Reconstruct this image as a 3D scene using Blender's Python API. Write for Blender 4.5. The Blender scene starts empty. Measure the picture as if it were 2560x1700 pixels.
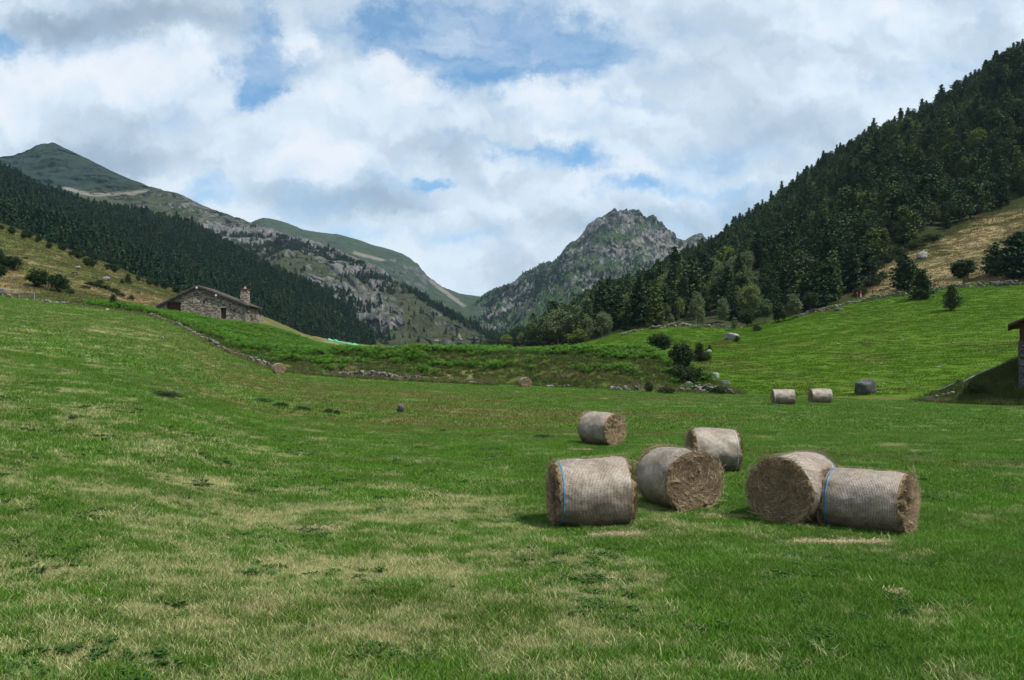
import bpy, bmesh, math, random
import numpy as np
from mathutils import Vector, Matrix, Euler
from mathutils.bvhtree import BVHTree

random.seed(7)
RNG = np.random.default_rng(11)
F, CX, HY, EYE = 1920.0, 1280.0, 919.0, 2.7
scene = bpy.context.scene
COL = scene.collection
R = math.radians

def P(px, py, d):
    return np.array([(px - CX) / F * d, d, EYE + (HY - py) / F * d])

# ------------------------------------------------------------------ noise
_perm = np.random.default_rng(3).permutation(4096)
_grad = np.random.default_rng(4).normal(size=(4096, 3)); _grad /= np.linalg.norm(_grad, axis=1)[:, None]
def perlin(p):
    p = np.asarray(p, float)
    i = np.floor(p).astype(np.int64); f = p - i
    w = f * f * f * (f * (f * 6 - 15) + 10)
    out = 0
    for dx in (0, 1):
        hx = _perm[(i[..., 0] + dx) & 4095]
        wx = w[..., 0] if dx else 1 - w[..., 0]
        for dy in (0, 1):
            hy = _perm[(hx + i[..., 1] + dy) & 4095]
            wy = w[..., 1] if dy else 1 - w[..., 1]
            for dz in (0, 1):
                h = _perm[(hy + i[..., 2] + dz) & 4095]
                wz = w[..., 2] if dz else 1 - w[..., 2]
                g = _grad[h]
                out = out + wx * wy * wz * (g[..., 0] * (f[..., 0] - dx) + g[..., 1] * (f[..., 1] - dy) + g[..., 2] * (f[..., 2] - dz))
    return out * 1.6
def fbm(p, o=5, lac=2.03, gain=0.5):
    p = np.asarray(p, float); a = 1; s = 0; n = 0
    for k in range(o):
        s = s + a * perlin(p + k * 17.3); n += a; a *= gain; p = p * lac
    return s / n
def ridged(p, o=5, lac=2.1, gain=0.5):
    p = np.asarray(p, float); a = 1; s = 0; n = 0
    for k in range(o):
        s = s + a * (1 - np.abs(perlin(p + k * 11.7)) * 2); n += a; a *= gain; p = p * lac
    return s / n
def sstep(a, b, x):
    t = np.clip((x - a) / (b - a), 0, 1); return t * t * (3 - 2 * t)

def pchip(xs, ys, xq):
    """monotone cubic; ys (n,) or (n,m); xq (k,)"""
    xs = np.asarray(xs, float); ys = np.asarray(ys, float); one = ys.ndim == 1
    if one: ys = ys[:, None]
    h = np.diff(xs)[:, None]; dl = np.diff(ys, axis=0) / h
    m = np.zeros_like(ys)
    if len(xs) > 2:
        w1 = 2 * h[1:] + h[:-1]; w2 = h[1:] + 2 * h[:-1]
        same = (dl[:-1] * dl[1:]) > 0
        with np.errstate(divide='ignore', invalid='ignore'):
            mm = (w1 + w2) / (w1 / dl[:-1] + w2 / dl[1:])
        m[1:-1] = np.where(same, mm, 0)
    m[0] = dl[0]; m[-1] = dl[-1]
    xq = np.clip(np.asarray(xq, float), xs[0], xs[-1])
    k = np.clip(np.searchsorted(xs, xq) - 1, 0, len(xs) - 2)
    hh = h[k]; t = ((xq - xs[k])[:, None]) / hh
    r = (ys[k] * (1 + 2 * t) * (1 - t) ** 2 + m[k] * hh * t * (1 - t) ** 2 + ys[k + 1] * t * t * (3 - 2 * t) + m[k + 1] * hh * t * t * (t - 1))
    return r[:, 0] if one else r

# ------------------------------------------------------------------ object helpers
def tag(o, label=None, cat=None, group=None, kind=None):
    if label: o['label'] = label
    if cat: o['category'] = cat
    if group: o['group'] = group
    if kind or cat: o['kind'] = kind or 'thing'
    return o
def empty(name, loc, rz=0, **k):
    o = bpy.data.objects.new(name, None); COL.objects.link(o)
    o.location = loc; o.rotation_euler = (0, 0, rz); o.empty_display_size = .2
    return tag(o, **k)
def mesh_np(name, V, Fc, mats, smooth=True, attrs=None, mi=None):
    """V (n,3); Fc (m,3|4) int"""
    V = np.asarray(V, np.float32); Fc = np.asarray(Fc, np.int32)
    me = bpy.data.meshes.new(name)
    me.vertices.add(len(V)); me.vertices.foreach_set('co', V.ravel())
    if len(Fc):
        k = Fc.shape[1]
        me.loops.add(Fc.size); me.loops.foreach_set('vertex_index', Fc.ravel())
        me.polygons.add(len(Fc)); me.polygons.foreach_set('loop_start', np.arange(0, Fc.size, k, dtype=np.int32))
        try: me.polygons.foreach_set('loop_total', np.full(len(Fc), k, dtype=np.int32))
        except Exception: pass
        me.polygons.foreach_set('use_smooth', np.full(len(Fc), bool(smooth)))
        if mi is not None: me.polygons.foreach_set('material_index', np.asarray(mi, np.int32))
    for m in (mats if isinstance(mats, (list, tuple)) else [mats]):
        if m: me.materials.append(m)
    for n, a in (attrs or {}).items():
        a = np.asarray(a)
        if a.dtype.kind == 'i':
            at = me.attributes.new(n, 'INT', 'POINT'); at.data.foreach_set('value', a.astype(np.int32))
        elif a.ndim == 1:
            at = me.attributes.new(n, 'FLOAT', 'POINT'); at.data.foreach_set('value', a.astype(np.float32))
        else:
            at = me.attributes.new(n, 'FLOAT_VECTOR', 'POINT'); at.data.foreach_set('vector', a.astype(np.float32).ravel())
    me.update(calc_edges=True)
    return me
def obj(name, me, parent=None, loc=None):
    o = bpy.data.objects.new(name, me); COL.objects.link(o)
    if parent: o.parent = parent
    if loc is not None: o.location = loc
    return o
class MB:
    """collects simple solids into one mesh"""
    def __init__(s): s.v = []; s.f = []; s.m = []
    def add(s, vs, fs, mi=0):
        b = len(s.v); s.v += [tuple(v) for v in vs]; s.f += [tuple(b + i for i in f) for f in fs]; s.m += [mi] * len(fs)
    def box(s, x0, x1, y0, y1, z0, z1, mi=0, M=None):
        vs = [Vector((x, y, z)) for x in (x0, x1) for y in (y0, y1) for z in (z0, z1)]
        if M: vs = [M @ v for v in vs]
        s.add(vs, [(0, 1, 3, 2), (4, 6, 7, 5), (0, 4, 5, 1), (2, 3, 7, 6), (0, 2, 6, 4), (1, 5, 7, 3)], mi)
    def tube(s, pts, rad, n=8, mi=0):
        pts = [Vector(p) for p in pts]; rad = rad if isinstance(rad, (list, tuple)) else [rad] * len(pts)
        vs = []
        for i, p in enumerate(pts):
            t = (pts[min(i + 1, len(pts) - 1)] - pts[max(i - 1, 0)]).normalized()
            a = t.orthogonal().normalized(); b = t.cross(a)
            for k in range(n):
                an = 2 * math.pi * k / n
                vs.append(p + (a * math.cos(an) + b * math.sin(an)) * rad[i])
        fs = [(i * n + k, i * n + (k + 1) % n, (i + 1) * n + (k + 1) % n, (i + 1) * n + k) for i in range(len(pts) - 1) for k in range(n)]
        fs += [tuple(range(n - 1, -1, -1)), tuple((len(pts) - 1) * n + k for k in range(n))]
        s.add(vs, fs, mi)
    def prism(s, poly, axis_a, axis_b, mi=0):
        """poly list of (x,z) extruded from y=a to y=b"""
        n = len(poly)
        vs = [(x, axis_a, z) for x, z in poly] + [(x, axis_b, z) for x, z in poly]
        fs = [tuple(range(n)), tuple(range(2 * n - 1, n - 1, -1))] + [(i, i + n, (i + 1) % n + n, (i + 1) % n) for i in range(n)]
        s.add(vs, fs, mi)
    def build(s, name, mats, parent=None, smooth=False, bevel=0):
        me = bpy.data.meshes.new(name); me.from_pydata([tuple(v) for v in s.v], [], s.f)
        for m in (mats if isinstance(mats, (list, tuple)) else [mats]): me.materials.append(m)
        me.polygons.foreach_set('material_index', s.m)
        me.polygons.foreach_set('use_smooth', [smooth] * len(s.f)); me.update()
        bm = bmesh.new(); bm.from_mesh(me); bmesh.ops.recalc_face_normals(bm, faces=bm.faces); bm.to_mesh(me); bm.free()
        o = obj(name, me, parent)
        if bevel:
            md = o.modifiers.new('bev', 'BEVEL'); md.width = bevel; md.segments = 2
        return o

# ------------------------------------------------------------------ materials
class NT:
    def __init__(s, name):
        s.m = bpy.data.materials.new(name); s.m.use_nodes = True; s.t = s.m.node_tree; s.t.nodes.clear()
    def n(s, ty, **k):
        nd = s.t.nodes.new(ty)
        for a, v in k.items():
            if a.startswith('i_'):
                key = a[2:].replace('_', ' ')
                nd.inputs[int(key) if key.isdigit() else key].default_value = v
            else: setattr(nd, a, v)
        return nd
    def l(s, a, b): s.t.links.new(a, b)
    def math(s, op, a, b=None, clamp=False):
        nd = s.t.nodes.new('ShaderNodeMath'); nd.operation = op; nd.use_clamp = clamp
        for i, v in enumerate((a, b)):
            if v is None: continue
            if isinstance(v, (int, float)): nd.inputs[i].default_value = v
            else: s.l(v, nd.inputs[i])
        return nd.outputs[0]
    def mr(s, v, a, b, c=0., d=1., smooth=True):
        nd = s.t.nodes.new('ShaderNodeMapRange'); nd.interpolation_type = 'SMOOTHSTEP' if smooth else 'LINEAR'
        s.l(v, nd.inputs[0])
        for i, q in enumerate((a, b, c, d)): nd.inputs[i + 1].default_value = q
        return nd.outputs[0]
    def mix(s, f, a, b, mode='MIX'):
        nd = s.t.nodes.new('ShaderNodeMix'); nd.data_type = 'RGBA'; nd.blend_type = mode
        for i, v in ((0, f), (6, a), (7, b)):
            if isinstance(v, (int, float)): nd.inputs[i].default_value = v
            elif isinstance(v, tuple): nd.inputs[i].default_value = (*v, 1) if len(v) == 3 else v
            else: s.l(v, nd.inputs[i])
        return nd.outputs[2]
    def noise(s, vec, sc, det=4, ro=.55, out=0, dist=0.):
        nd = s.n('ShaderNodeTexNoise'); nd.inputs['Scale'].default_value = sc; nd.inputs['Detail'].default_value = det
        nd.inputs['Roughness'].default_value = ro; nd.inputs['Distortion'].default_value = dist
        if vec is not None: s.l(vec, nd.inputs['Vector'])
        return nd.outputs[out]
    def scaled(s, vec, x, y, z):
        nd = s.n('ShaderNodeVectorMath', operation='MULTIPLY'); s.l(vec, nd.inputs[0]); nd.inputs[1].default_value = (x, y, z); return nd.outputs[0]
    def pos(s): return s.n('ShaderNodeNewGeometry').outputs['Position']
    def attr(s, name, ty='GEOMETRY', out='Fac'):
        return s.n('ShaderNodeAttribute', attribute_name=name, attribute_type=ty).outputs[out]
    def out(s, col, rough=.8, spec=.2, bump=None, bs=.3, bd=.1, transl=0., metallic=0.):
        if not isinstance(col, tuple): col = s.mix(1., col, (.78, .78, .78), 'MULTIPLY')
        b = s.n('ShaderNodeBsdfPrincipled')
        if isinstance(col, tuple): b.inputs['Base Color'].default_value = (*col, 1)
        else: s.l(col, b.inputs['Base Color'])
        if isinstance(rough, (int, float)): b.inputs['Roughness'].default_value = rough
        else: s.l(rough, b.inputs['Roughness'])
        b.inputs['Specular IOR Level'].default_value = spec; b.inputs['Metallic'].default_value = metallic
        if bump is not None:
            bn = s.n('ShaderNodeBump'); bn.inputs['Strength'].default_value = bs; bn.inputs['Distance'].default_value = bd
            s.l(bump, bn.inputs['Height']); s.l(bn.outputs[0], b.inputs['Normal'])
        o = s.n('ShaderNodeOutputMaterial')
        if transl:
            t = s.n('ShaderNodeBsdfTranslucent'); m = s.n('ShaderNodeMixShader'); m.inputs[0].default_value = transl
            if isinstance(col, tuple): t.inputs[0].default_value = (*col, 1)
            else: s.l(col, t.inputs[0])
            s.l(b.outputs[0], m.inputs[1]); s.l(t.outputs[0], m.inputs[2]); s.l(m.outputs[0], o.inputs[0])
        else: s.l(b.outputs[0], o.inputs[0])
        return s.m

GREEN = (.030, .085, .008); GREEN2 = (.055, .115, .014); DRY = (.34, .33, .14); BROWN = (.14, .11, .04)
def mat_meadow():
    s = NT('meadow_grass'); p = s.pos(); dry = s.attr('dry')
    n1 = s.noise(p, 1.3, 6, .65); n2 = s.noise(p, 9., 5, .7)
    c = s.mix(s.mr(n1, .35, .65), GREEN, GREEN2)
    c = s.mix(s.mr(n2, .35, .7, 0, .45), c, (.028, .06, .009))
    dd = s.math('ADD', dry, s.math('MULTIPLY', s.math('SUBTRACT', n2, .5), .9))
    c = s.mix(s.mr(dd, .15, .95, 0, .8), c, DRY)
    c = s.mix(s.mr(s.attr('brown'), 0, 1), c, BROWN)
    return s.out(c, .9, .1, s.noise(p, 14, 6, .7), .6, .05)
def mat_blade():
    s = NT('grass_blade'); p = s.pos(); dry = s.attr('dry', 'INSTANCER'); h = s.attr('h')
    bro = s.attr('brown', 'INSTANCER')
    rnd = s.n('ShaderNodeObjectInfo').outputs['Random']; br = s.attr('br')
    c = s.mix(s.math('ADD', s.math('MULTIPLY', rnd, .45), s.math('MULTIPLY', br, .55)), (.044, .160, .005), (.150, .310, .022))
    c = s.mix(s.mr(s.noise(p, .45, 3), .35, .65), c, s.mix(.5, c, (.075, .135, .018)))
    dd = s.math('ADD', dry, s.math('MULTIPLY', s.math('SUBTRACT', br, .5), .7))
    c = s.mix(s.mr(dd, .18, .60), c, s.mix(br, (.27, .28, .10), (.60, .58, .29)))
    c = s.mix(s.math('MULTIPLY', bro, .9), c, (.165, .150, .045))
    return s.out(c, .65, .25, transl=.25)
def mat_turf(name, c1, c2, c3, sc=1., drycol=None):
    s = NT(name); p = s.pos()
    n1 = s.noise(p, .05 * sc, 5, .6); n2 = s.noise(p, .5 * sc, 6, .7); n3 = s.noise(p, 2.2 * sc, 5, .7)
    c = s.mix(s.mr(n1, .35, .65), c1, c2); c = s.mix(s.mr(n2, .42, .68, 0, .75), c, c3)
    c = s.mix(s.mr(n3, .3, .7, 0, .5), c, s.mix(1., c, (.45, .5, .4), 'MULTIPLY'))
    if drycol: c = s.mix(s.mr(s.math('ADD', s.attr('dry'), s.math('MULTIPLY', s.math('SUBTRACT', n2, .5), .8)), .3, .8), c, drycol)
    return s.out(c, .95, .05, n3, .5, .2)
def mat_mountain(name, grass, grass2, rock, rock2, bias=0., sc=1., scree=None, dark=None):
    s = NT(name); p = s.pos(); nz = s.n('ShaderNodeSeparateXYZ'); g = s.n('ShaderNodeNewGeometry'); s.l(g.outputs['Normal'], nz.inputs[0])
    n1 = s.noise(p, .006 * sc, 8, .66); n2 = s.noise(p, .035 * sc, 8, .72); n3 = s.noise(s.scaled(p, 1, 1, .35), .09 * sc, 6, .7)
    steep = s.math('SUBTRACT', 1.0, nz.outputs[2])
    r = s.math('ADD', s.math('MULTIPLY', steep, 1.1), s.math('ADD', s.math('MULTIPLY', s.math('SUBTRACT', n1, .5), 2.2), s.math('MULTIPLY', s.math('SUBTRACT', n2, .5), 2.6)))
    r = s.math('ADD', r, s.math('ADD', s.attr('rock'), bias))
    gc = s.mix(s.mr(n2, .35, .65), grass, grass2)
    rc = s.mix(s.mr(n3, .35, .68), rock2, rock)
    c = s.mix(s.mr(r, .42, .66), gc, rc)
    if dark: c = s.mix(s.attr('peak_shade'), c, s.mix(s.mr(n2, .35, .65), dark, (.026, .042, .030)))  # cloud shade on the summit is mixed into the ground colour
    if scree: c = s.mix(s.mr(s.math('ADD', s.attr('scree'), s.math('MULTIPLY', s.math('SUBTRACT', n2, .5), 1.6)), .4, .85), c, scree)
    b = s.math('ADD', n2, s.math('MULTIPLY', n3, .6))
    return s.out(c, .95, .05, b, .9, 8. / sc)
def mat_leaf(name, c1, c2, c3=None, transl=.15, p3=(.82, .9)):
    s = NT(name); rnd = s.n('ShaderNodeObjectInfo').outputs['Random']; v = s.attr('v')
    c = s.mix(rnd, c1, c2)
    if c3: c = s.mix(s.mr(rnd, *p3), c, c3)
    c = s.mix(s.mr(v, 0, 1, 0, .55), c, s.mix(1., c, (.45, .5, .5), 'MULTIPLY'))
    return s.out(c, .7, .15, transl=transl)
def mat_noise(name, c1, c2, sc=4., rough=.85, bd=.02, spec=.2, obj_space=False, c3=None):
    s = NT(name)
    p = s.n('ShaderNodeTexCoord').outputs['Object'] if obj_space else s.pos()
    n = s.noise(p, sc, 7, .65); c = s.mix(s.mr(n, .3, .7), c1, c2)
    if c3: c = s.mix(s.mr(s.noise(p, sc * 3.3, 5, .7), .52, .66), c, c3)
    return s.out(c, rough, spec, s.noise(p, sc * 3, 6, .7), .6, bd)
def mat_masonry(name, sc=2.2, c1=(.19, .165, .14), c2=(.33, .29, .25), c3=(.10, .085, .075), mortar=(.05, .045, .04)):
    s = NT(name); p = s.n('ShaderNodeTexCoord').outputs['Object']
    q = s.n('ShaderNodeVectorMath', operation='ADD'); s.l(s.scaled(p, 1, 1, 2.3), q.inputs[0])
    s.l(s.scaled(s.noise(p, 1.7, 3, .5, 1), .25, .25, .25), q.inputs[1])
    v = s.n('ShaderNodeTexVoronoi', feature='F1'); v.inputs['Scale'].default_value = sc; s.l(q.outputs[0], v.inputs['Vector'])
    e = s.n('ShaderNodeTexVoronoi', feature='DISTANCE_TO_EDGE'); e.inputs['Scale'].default_value = sc; s.l(q.outputs[0], e.inputs['Vector'])
    sep = s.n('ShaderNodeSeparateColor'); s.l(v.outputs['Color'], sep.inputs[0])
    c = s.mix(sep.outputs[0], c1, c2); c = s.mix(s.mr(sep.outputs[1], .6, .7), c, c3)
    c = s.mix(s.mr(s.noise(p, 12, 5, .7), .3, .7, 0, .5), c, s.mix(1., c, (.6, .6, .6), 'MULTIPLY'))
    c = s.mix(s.mr(e.outputs['Distance'], .02, .10, 1, 0), c, mortar)
    return s.out(c, .9, .15, s.mr(e.outputs['Distance'], 0, .15), .8, .06)

M = {}
M['meadow'] = mat_meadow(); M['blade'] = mat_blade()
M['pasture'] = mat_turf('pasture_turf', (.062, .135, .010), (.092, .160, .014), (.066, .100, .014), 1., (.10, .095, .03))
M['bank'] = mat_turf('bank_turf', (.050, .100, .015), (.085, .110, .025), (.12, .11, .04), 1., (.19, .155, .07))
M['dryhill'] = mat_turf('dry_hill_turf', (.095, .115, .034), (.135, .125, .045), (.065, .085, .024), .8, (.20, .155, .075))
M['lower'] = mat_turf('ground_turf', (.06, .10, .02), (.09, .11, .03), (.12, .11, .04), .3)
M['forestfloor'] = mat_turf('forest_floor', (.030, .045, .014), (.045, .055, .018), (.05, .05, .025), .6, (.27, .215, .105))
M['forestfloor2'] = mat_turf('forest_floor_left', (.028, .045, .016), (.045, .062, .022), (.06, .06, .03), .35, (.12, .125, .06))

# ------------------------------------------------------------------ terrain lofts
PATCH = {}
def loft(name, rows, nu, segs, mat, disp=None, px_range=None, attrs=None, kind='structure', label=None, cat=None, smooth=True, lin=False):
    """rows: near to far, each a list of (px, py, depth). Returns dict with grids."""
    lo = min(r[0][0] for r in rows) if px_range is None else px_range[0]
    hi = max(r[-1][0] for r in rows) if px_range is None else px_range[1]
    T = np.linspace(lo, hi, nu)
    D = []; Z = []
    for r in rows:
        r = np.array(r, float)
        d = pchip(r[:, 0], r[:, 2], T); py = np.interp(T, r[:, 0], r[:, 1]) if lin else pchip(r[:, 0], r[:, 1], T)
        D.append(d); Z.append(EYE + (HY - py) / F * d)
    D = np.array(D); Z = np.array(Z)
    vq = np.concatenate([np.linspace(i, i + 1, n, endpoint=False) for i, n in enumerate(segs)] + [[len(rows) - 1]])
    xs = np.arange(len(rows))
    D = pchip(xs, D, vq); Z = pchip(xs, Z, vq)
    X = (T[None, :] - CX) / F * D
    G = np.stack([X, D, Z], -1)
    if disp is not None: G = disp(G, T, vq)
    return finish_patch(name, G, T, vq, mat, attrs, kind, label, cat, smooth)
def finish_patch(name, G, T, vq, mat, attrs=None, kind='structure', label=None, cat=None, smooth=True):
    nv, nu = G.shape[:2]
    idx = np.arange(nv * nu).reshape(nv, nu)
    Fc = np.stack([idx[:-1, :-1], idx[:-1, 1:], idx[1:, 1:], idx[1:, :-1]], -1).reshape(-1, 4)
    V = G.reshape(-1, 3)
    # screen coordinates of each vertex as seen from the photo position, used only to read the survey of zones
    PX = CX + V[:, 0] / V[:, 1] * F; PY = HY - (V[:, 2] - EYE) / V[:, 1] * F
    at = attrs(V, PX, PY) if attrs else {}
    me = mesh_np(name, V, Fc, mat, smooth, at)
    o = obj(name, me); tag(o, label, cat, None, kind)
    bv = BVHTree.FromPolygons([tuple(v) for v in V[::1].tolist()], Fc.tolist()) if nv * nu < 90000 else None
    p = dict(G=G, T=T, V=V, F=Fc, PX=PX, PY=PY, at=at, o=o, bv=bv)
    if bv is None:
        Gs = G[::3, ::3]; a, b = Gs.shape[:2]; ii = np.arange(a * b).reshape(a, b)
        p['bv'] = BVHTree.FromPolygons(Gs.reshape(-1, 3).tolist(), np.stack([ii[:-1, :-1], ii[:-1, 1:], ii[1:, 1:], ii[1:, :-1]], -1).reshape(-1, 4).tolist())
    PATCH[name] = p
    return p
def hit(px, py, names):
    """where the sight line through (px,py) meets the named terrain sheets"""
    o = Vector((0, 0, EYE)); dv = Vector(((px - CX) / F, 1, (HY - py) / F)).normalized()
    best = None
    for n in ([names] if isinstance(names, str) else names):
        r = PATCH[n]['bv'].ray_cast(o, dv)
        if r[0] is not None and (best is None or r[3] < best[3]): best = r
    return best[0] if best else None
def down(x, y, names, default=0.):
    z = None
    for n in ([names] if isinstance(names, str) else names):
        r = PATCH[n]['bv'].ray_cast(Vector((x, y, 900)), Vector((0, 0, -1)))
        if r[0] is not None and (z is None or r[0].z > z): z = r[0].z
    return default if z is None else z

def poly_in(px, py, poly):
    poly = np.array(poly, float); n = len(poly); c = np.zeros(np.shape(px), bool)
    j = n - 1
    for i in range(n):
        xi, yi = poly[i]; xj, yj = poly[j]
        t = ((yi > py) != (yj > py)) & (px < (xj - xi) * (py - yi) / (yj - yi + 1e-12) + xi)
        c ^= t; j = i
    return c
def line_y(pts, px):
    pts = np.array(pts, float); return np.interp(px, pts[:, 0], pts[:, 1])

# ---- meadow (foreground field and the slope on the left)
mc = [-1800, -900, -300, 0, 200, 400, 550, 700, 1080, 1313, 1700, 2000, 2300, 2560, 4400]
md = [1, 6, 10, 15, 25, 40, 60, 80, 100, 125]
mz = np.array([
 [.2, .9, 2., 3.5, 7, 13, 20, 27, 33, 40],
 [.1, .5, 1.1, 2.0, 4, 7.5, 12, 16, 20, 26],
 [.1, .35, .8, 1.5, 3, 5.6, 9, 12.3, 15.3, 18],
 [.1, .25, .6, 1.1, 2.3, 4.3, 7, 9.5, 11.9, 12.6],
 [.05, .18, .45, .85, 1.9, 3.7, 6.1, 8.5, 10.6, 11.2],
 [0, .1, .3, .6, 1.4, 2.8, 4.9, 7.1, 8.7, 9.2],
 [0, .05, .15, .3, .75, 1.6, 2.9, 4.2, 5.2, 5.5],
 [0, 0, .05, .1, .35, .8, 1.4, 2.05, 3.0, 3.3],
 [0, 0, 0, 0, 0, .2, .6, 1.0, 1.4, 1.4],
 [0, 0, 0, 0, -.03, 0, .2, .55, .7, .7],
 [0, 0, 0, 0, -.05, -.1, -.1, .1, .1, -.2],
 [0, 0, 0, 0, -.05, -.15, -.2, -.3, -.4, -1],
 [0, 0, 0, 0, -.08, -.2, -.4, -.6, -.8, -1.4],
 [0, 0, 0, 0, -.1, -.3, -.6, -.8, -1, -2],
 [0, 0, 0, 0, -.2, -.4, -.7, -1, -1.2, -2]], float)
def meadow_z(x, y, detail=True):
    x = np.asarray(x, float); y = np.maximum(np.asarray(y, float), 1.)
    t = np.clip(CX + x / y * F, mc[0], mc[-1])
    ld = np.log(np.array(md, float)); lq = np.linspace(ld[0], ld[-1], 160)
    global _mgrid
    if '_mgrid' not in globals():
        tq = np.linspace(mc[0], mc[-1], 400)
        a = pchip(ld, mz.T, lq)            # (160, 15)
        _mgrid = (tq, lq, pchip(mc, a.T, tq))   # (400,160)
    tq, lq, g = _mgrid
    fi = np.clip((t - tq[0]) / (tq[1] - tq[0]), 0, 398.999); fj = np.clip((np.log(y) - lq[0]) / (lq[1] - lq[0]), 0, 158.999)
    i = fi.astype(int); j = fj.astype(int); a = fi - i; b = fj - j
    z = g[i, j] * (1 - a) * (1 - b) + g[i + 1, j] * a * (1 - b) + g[i, j + 1] * (1 - a) * b + g[i + 1, j + 1] * a * b
    if detail:
        q = np.stack([x * .35, y * .35, x * 0 + 3.], -1)
        z = z + fbm(q, 3) * .07 * sstep(4, 12, y) + perlin(np.stack([x * 1.6, y * 1.6, x * 0], -1)) * .02
        q2 = np.stack([x * .03, y * .09, x * 0 + 9.], -1)
        z = z + fbm(q2, 2) * .35 * sstep(25, 45, y)
    return z
def blob(x, y, cx, cy, rx, ry, rot=0):
    c, s_ = math.cos(rot), math.sin(rot); dx = x - cx; dy = y - cy
    u = (dx * c + dy * s_) / rx; v = (-dx * s_ + dy * c) / ry
    return np.exp(-(u * u + v * v))
def seg_dist(x, y, ax, ay, bx, by):
    L = (bx - ax) ** 2 + (by - ay) ** 2; t = np.clip(((x - ax) * (bx - ax) + (y - ay) * (by - ay)) / L, 0, 1)
    return np.hypot(x - ax - t * (bx - ax), y - ay - t * (by - ay))
def dryness(x, y):
    x = np.asarray(x, float); y = np.asarray(y, float); o = np.zeros_like(x)
    st = 1 + 1.2 * sstep(12, 45, y)
    a = fbm(np.stack([x * .55, y * .75, o], -1), 4, gain=.6) * 1.4
    b = fbm(np.stack([x * 2.0 / st, y * 3.4, o + 7], -1), 4, gain=.65) * 1.5
    reg = .0 + .52 * blob(x, y, -2.4, 10.5, 4.2, 3.0) + .32 * blob(x, y, -3.5, 7.2, 4.5, 2.2) + .40 * blob(x, y, -1.5, 14.8, 5., 2.2) + .32 * blob(x, y, -10, 17, 6, 6) \
        + .22 * blob(x, y, 3.5, 6.6, 3, .8) + .12 * blob(x, y, .8, 9.5, 1., 1.) - .15 * blob(x, y, 2, 20, 5, 5) + .10 * blob(x, y, -22, 32, 14, 12) + .12 * blob(x, y, 5, 10.6, 1.6, .5) + .12 * blob(x, y, -14, 24, 8, 8) + .20 * blob(x, y, -32, 58, 26, 28) - .22 * blob(x, y, 6, 9, 3.2, 2.6) - .12 * blob(x, y, 9, 16, 5, 6)
    far = sstep(30, 60, y)
    st2 = fbm(np.stack([x * .09 + y * .02, y * .55 - x * .05, o + 31], -1), 4, gain=.6)
    v = reg - .12 + a * .85 + b * .80 + far * (st2 * 1.1 - .02)
    # worn strips where bales had lain
    for ax, ay, bx, by, w, s_ in ((4.35, 11.85, 5.75, 11.75, .12, 1.3), (1.2, 12.1, 2.0, 12.35, .13, .9), (3.45, 13.7, 4.3, 13.75, .09, 1.1),
                                  (1.95, 25.4, 2.6, 25.4, .18, .8), (-.4, 20.6, -.1, 20.4, .12, .9), (-3.2, 12.4, -2.9, 12.9, .15, .5), (-2.6, 13.6, -1.9, 13.2, .2, .5)):
        v = v + s_ * np.exp(-(seg_dist(x, y, ax, ay, bx, by) / w) ** 2)
    return v
def brownness(x, y):
    x = np.asarray(x, float); y = np.asarray(y, float); o = np.zeros_like(x)
    n = fbm(np.stack([x * .5, y * .5, o + 3], -1), 3); wob = n * 1.2
    v = np.zeros_like(x)
    for ax, ay, bx, by, w, s_ in ((7.3, 26.3, 16, 21.4, .26, .9), (7.8, 24.2, 17, 19.6, .22, .5), (-16, 36, 8, 31.5, .5, .55), (-9, 46, 10, 44, .9, .55), (-20, 62, -2, 56, 1.1, .6),
                                  (-2, 41, 4, 38, 1.2, .5), (-5, 36.5, 0, 35, .8, .8), (-22, 52, -12, 49, 1., .7), (-14, 33, 3, 30, .35, .4), (12, 64, 30, 60, .5, .5), (-3, 70, 14, 62, .8, .55)):
        v = v + s_ * np.exp(-((seg_dist(x, y + wob, ax, ay, bx, by)) / w / 1.25) ** 2)
    zone = .42 * blob(x, y, -3, 44, 16, 9) + .30 * blob(x, y, -16, 60, 14, 10) + .25 * blob(x, y, 6, 66, 22, 8) + .25 * blob(x, y, -1.2, 8.2, 2.2, 1.2) + .22 * blob(x, y, -38, 70, 28, 30)
    band = fbm(np.stack([x * .05 + y * .01, y * .45 - x * .02, o + 61], -1), 4, gain=.6)
    return np.clip(v * 1.5 * (.8 + n * 1.3) + zone * (1 + band * 2.2 + n * 1.2), 0, 1)

T = np.linspace(mc[0], mc[-1], 620)
dq = np.exp(np.concatenate([np.linspace(math.log(1.), math.log(5.), 14, endpoint=False), np.linspace(math.log(5.), math.log(125.), 420)]))
X = (T[None, :] - CX) / F * dq[:, None]; Y = np.repeat(dq[:, None], len(T), 1)
G = np.stack([X, Y, meadow_z(X, Y)], -1)
finish_patch('meadow', G, T, dq, M['meadow'], lambda V, PX, PY: dict(dry=dryness(V[:, 0], V[:, 1]), brown=brownness(V[:, 0], V[:, 1])))

# ---- broad ground sheet below everything
def ground_sheet():
    n = 48; rr = np.array([0, 60, 150, 400, 1000, 2500, 3600., 4600.])
    V = []; 
    for r in rr:
        for k in range(n):
            a = 2 * math.pi * k / n; V.append((r * math.cos(a), r * math.sin(a) , -6 + 1.2 * math.sin(k * 1.7) * (r > 0)))
    Fc = [(i * n + k, (i + 1) * n + k, (i + 1) * n + (k + 1) % n, i * n + (k + 1) % n) for i in range(len(rr) - 1) for k in range(n)]
    o = obj('ground', mesh_np('ground', V, Fc, M['lower'])); tag(o, kind='structure')
ground_sheet()

def nz(G, sx, sy, amp, o=4, off=0.):
    return fbm(np.stack([G[..., 0] * sx, G[..., 1] * sy, G[..., 2] * 0 + off], -1), o) * amp

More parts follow.
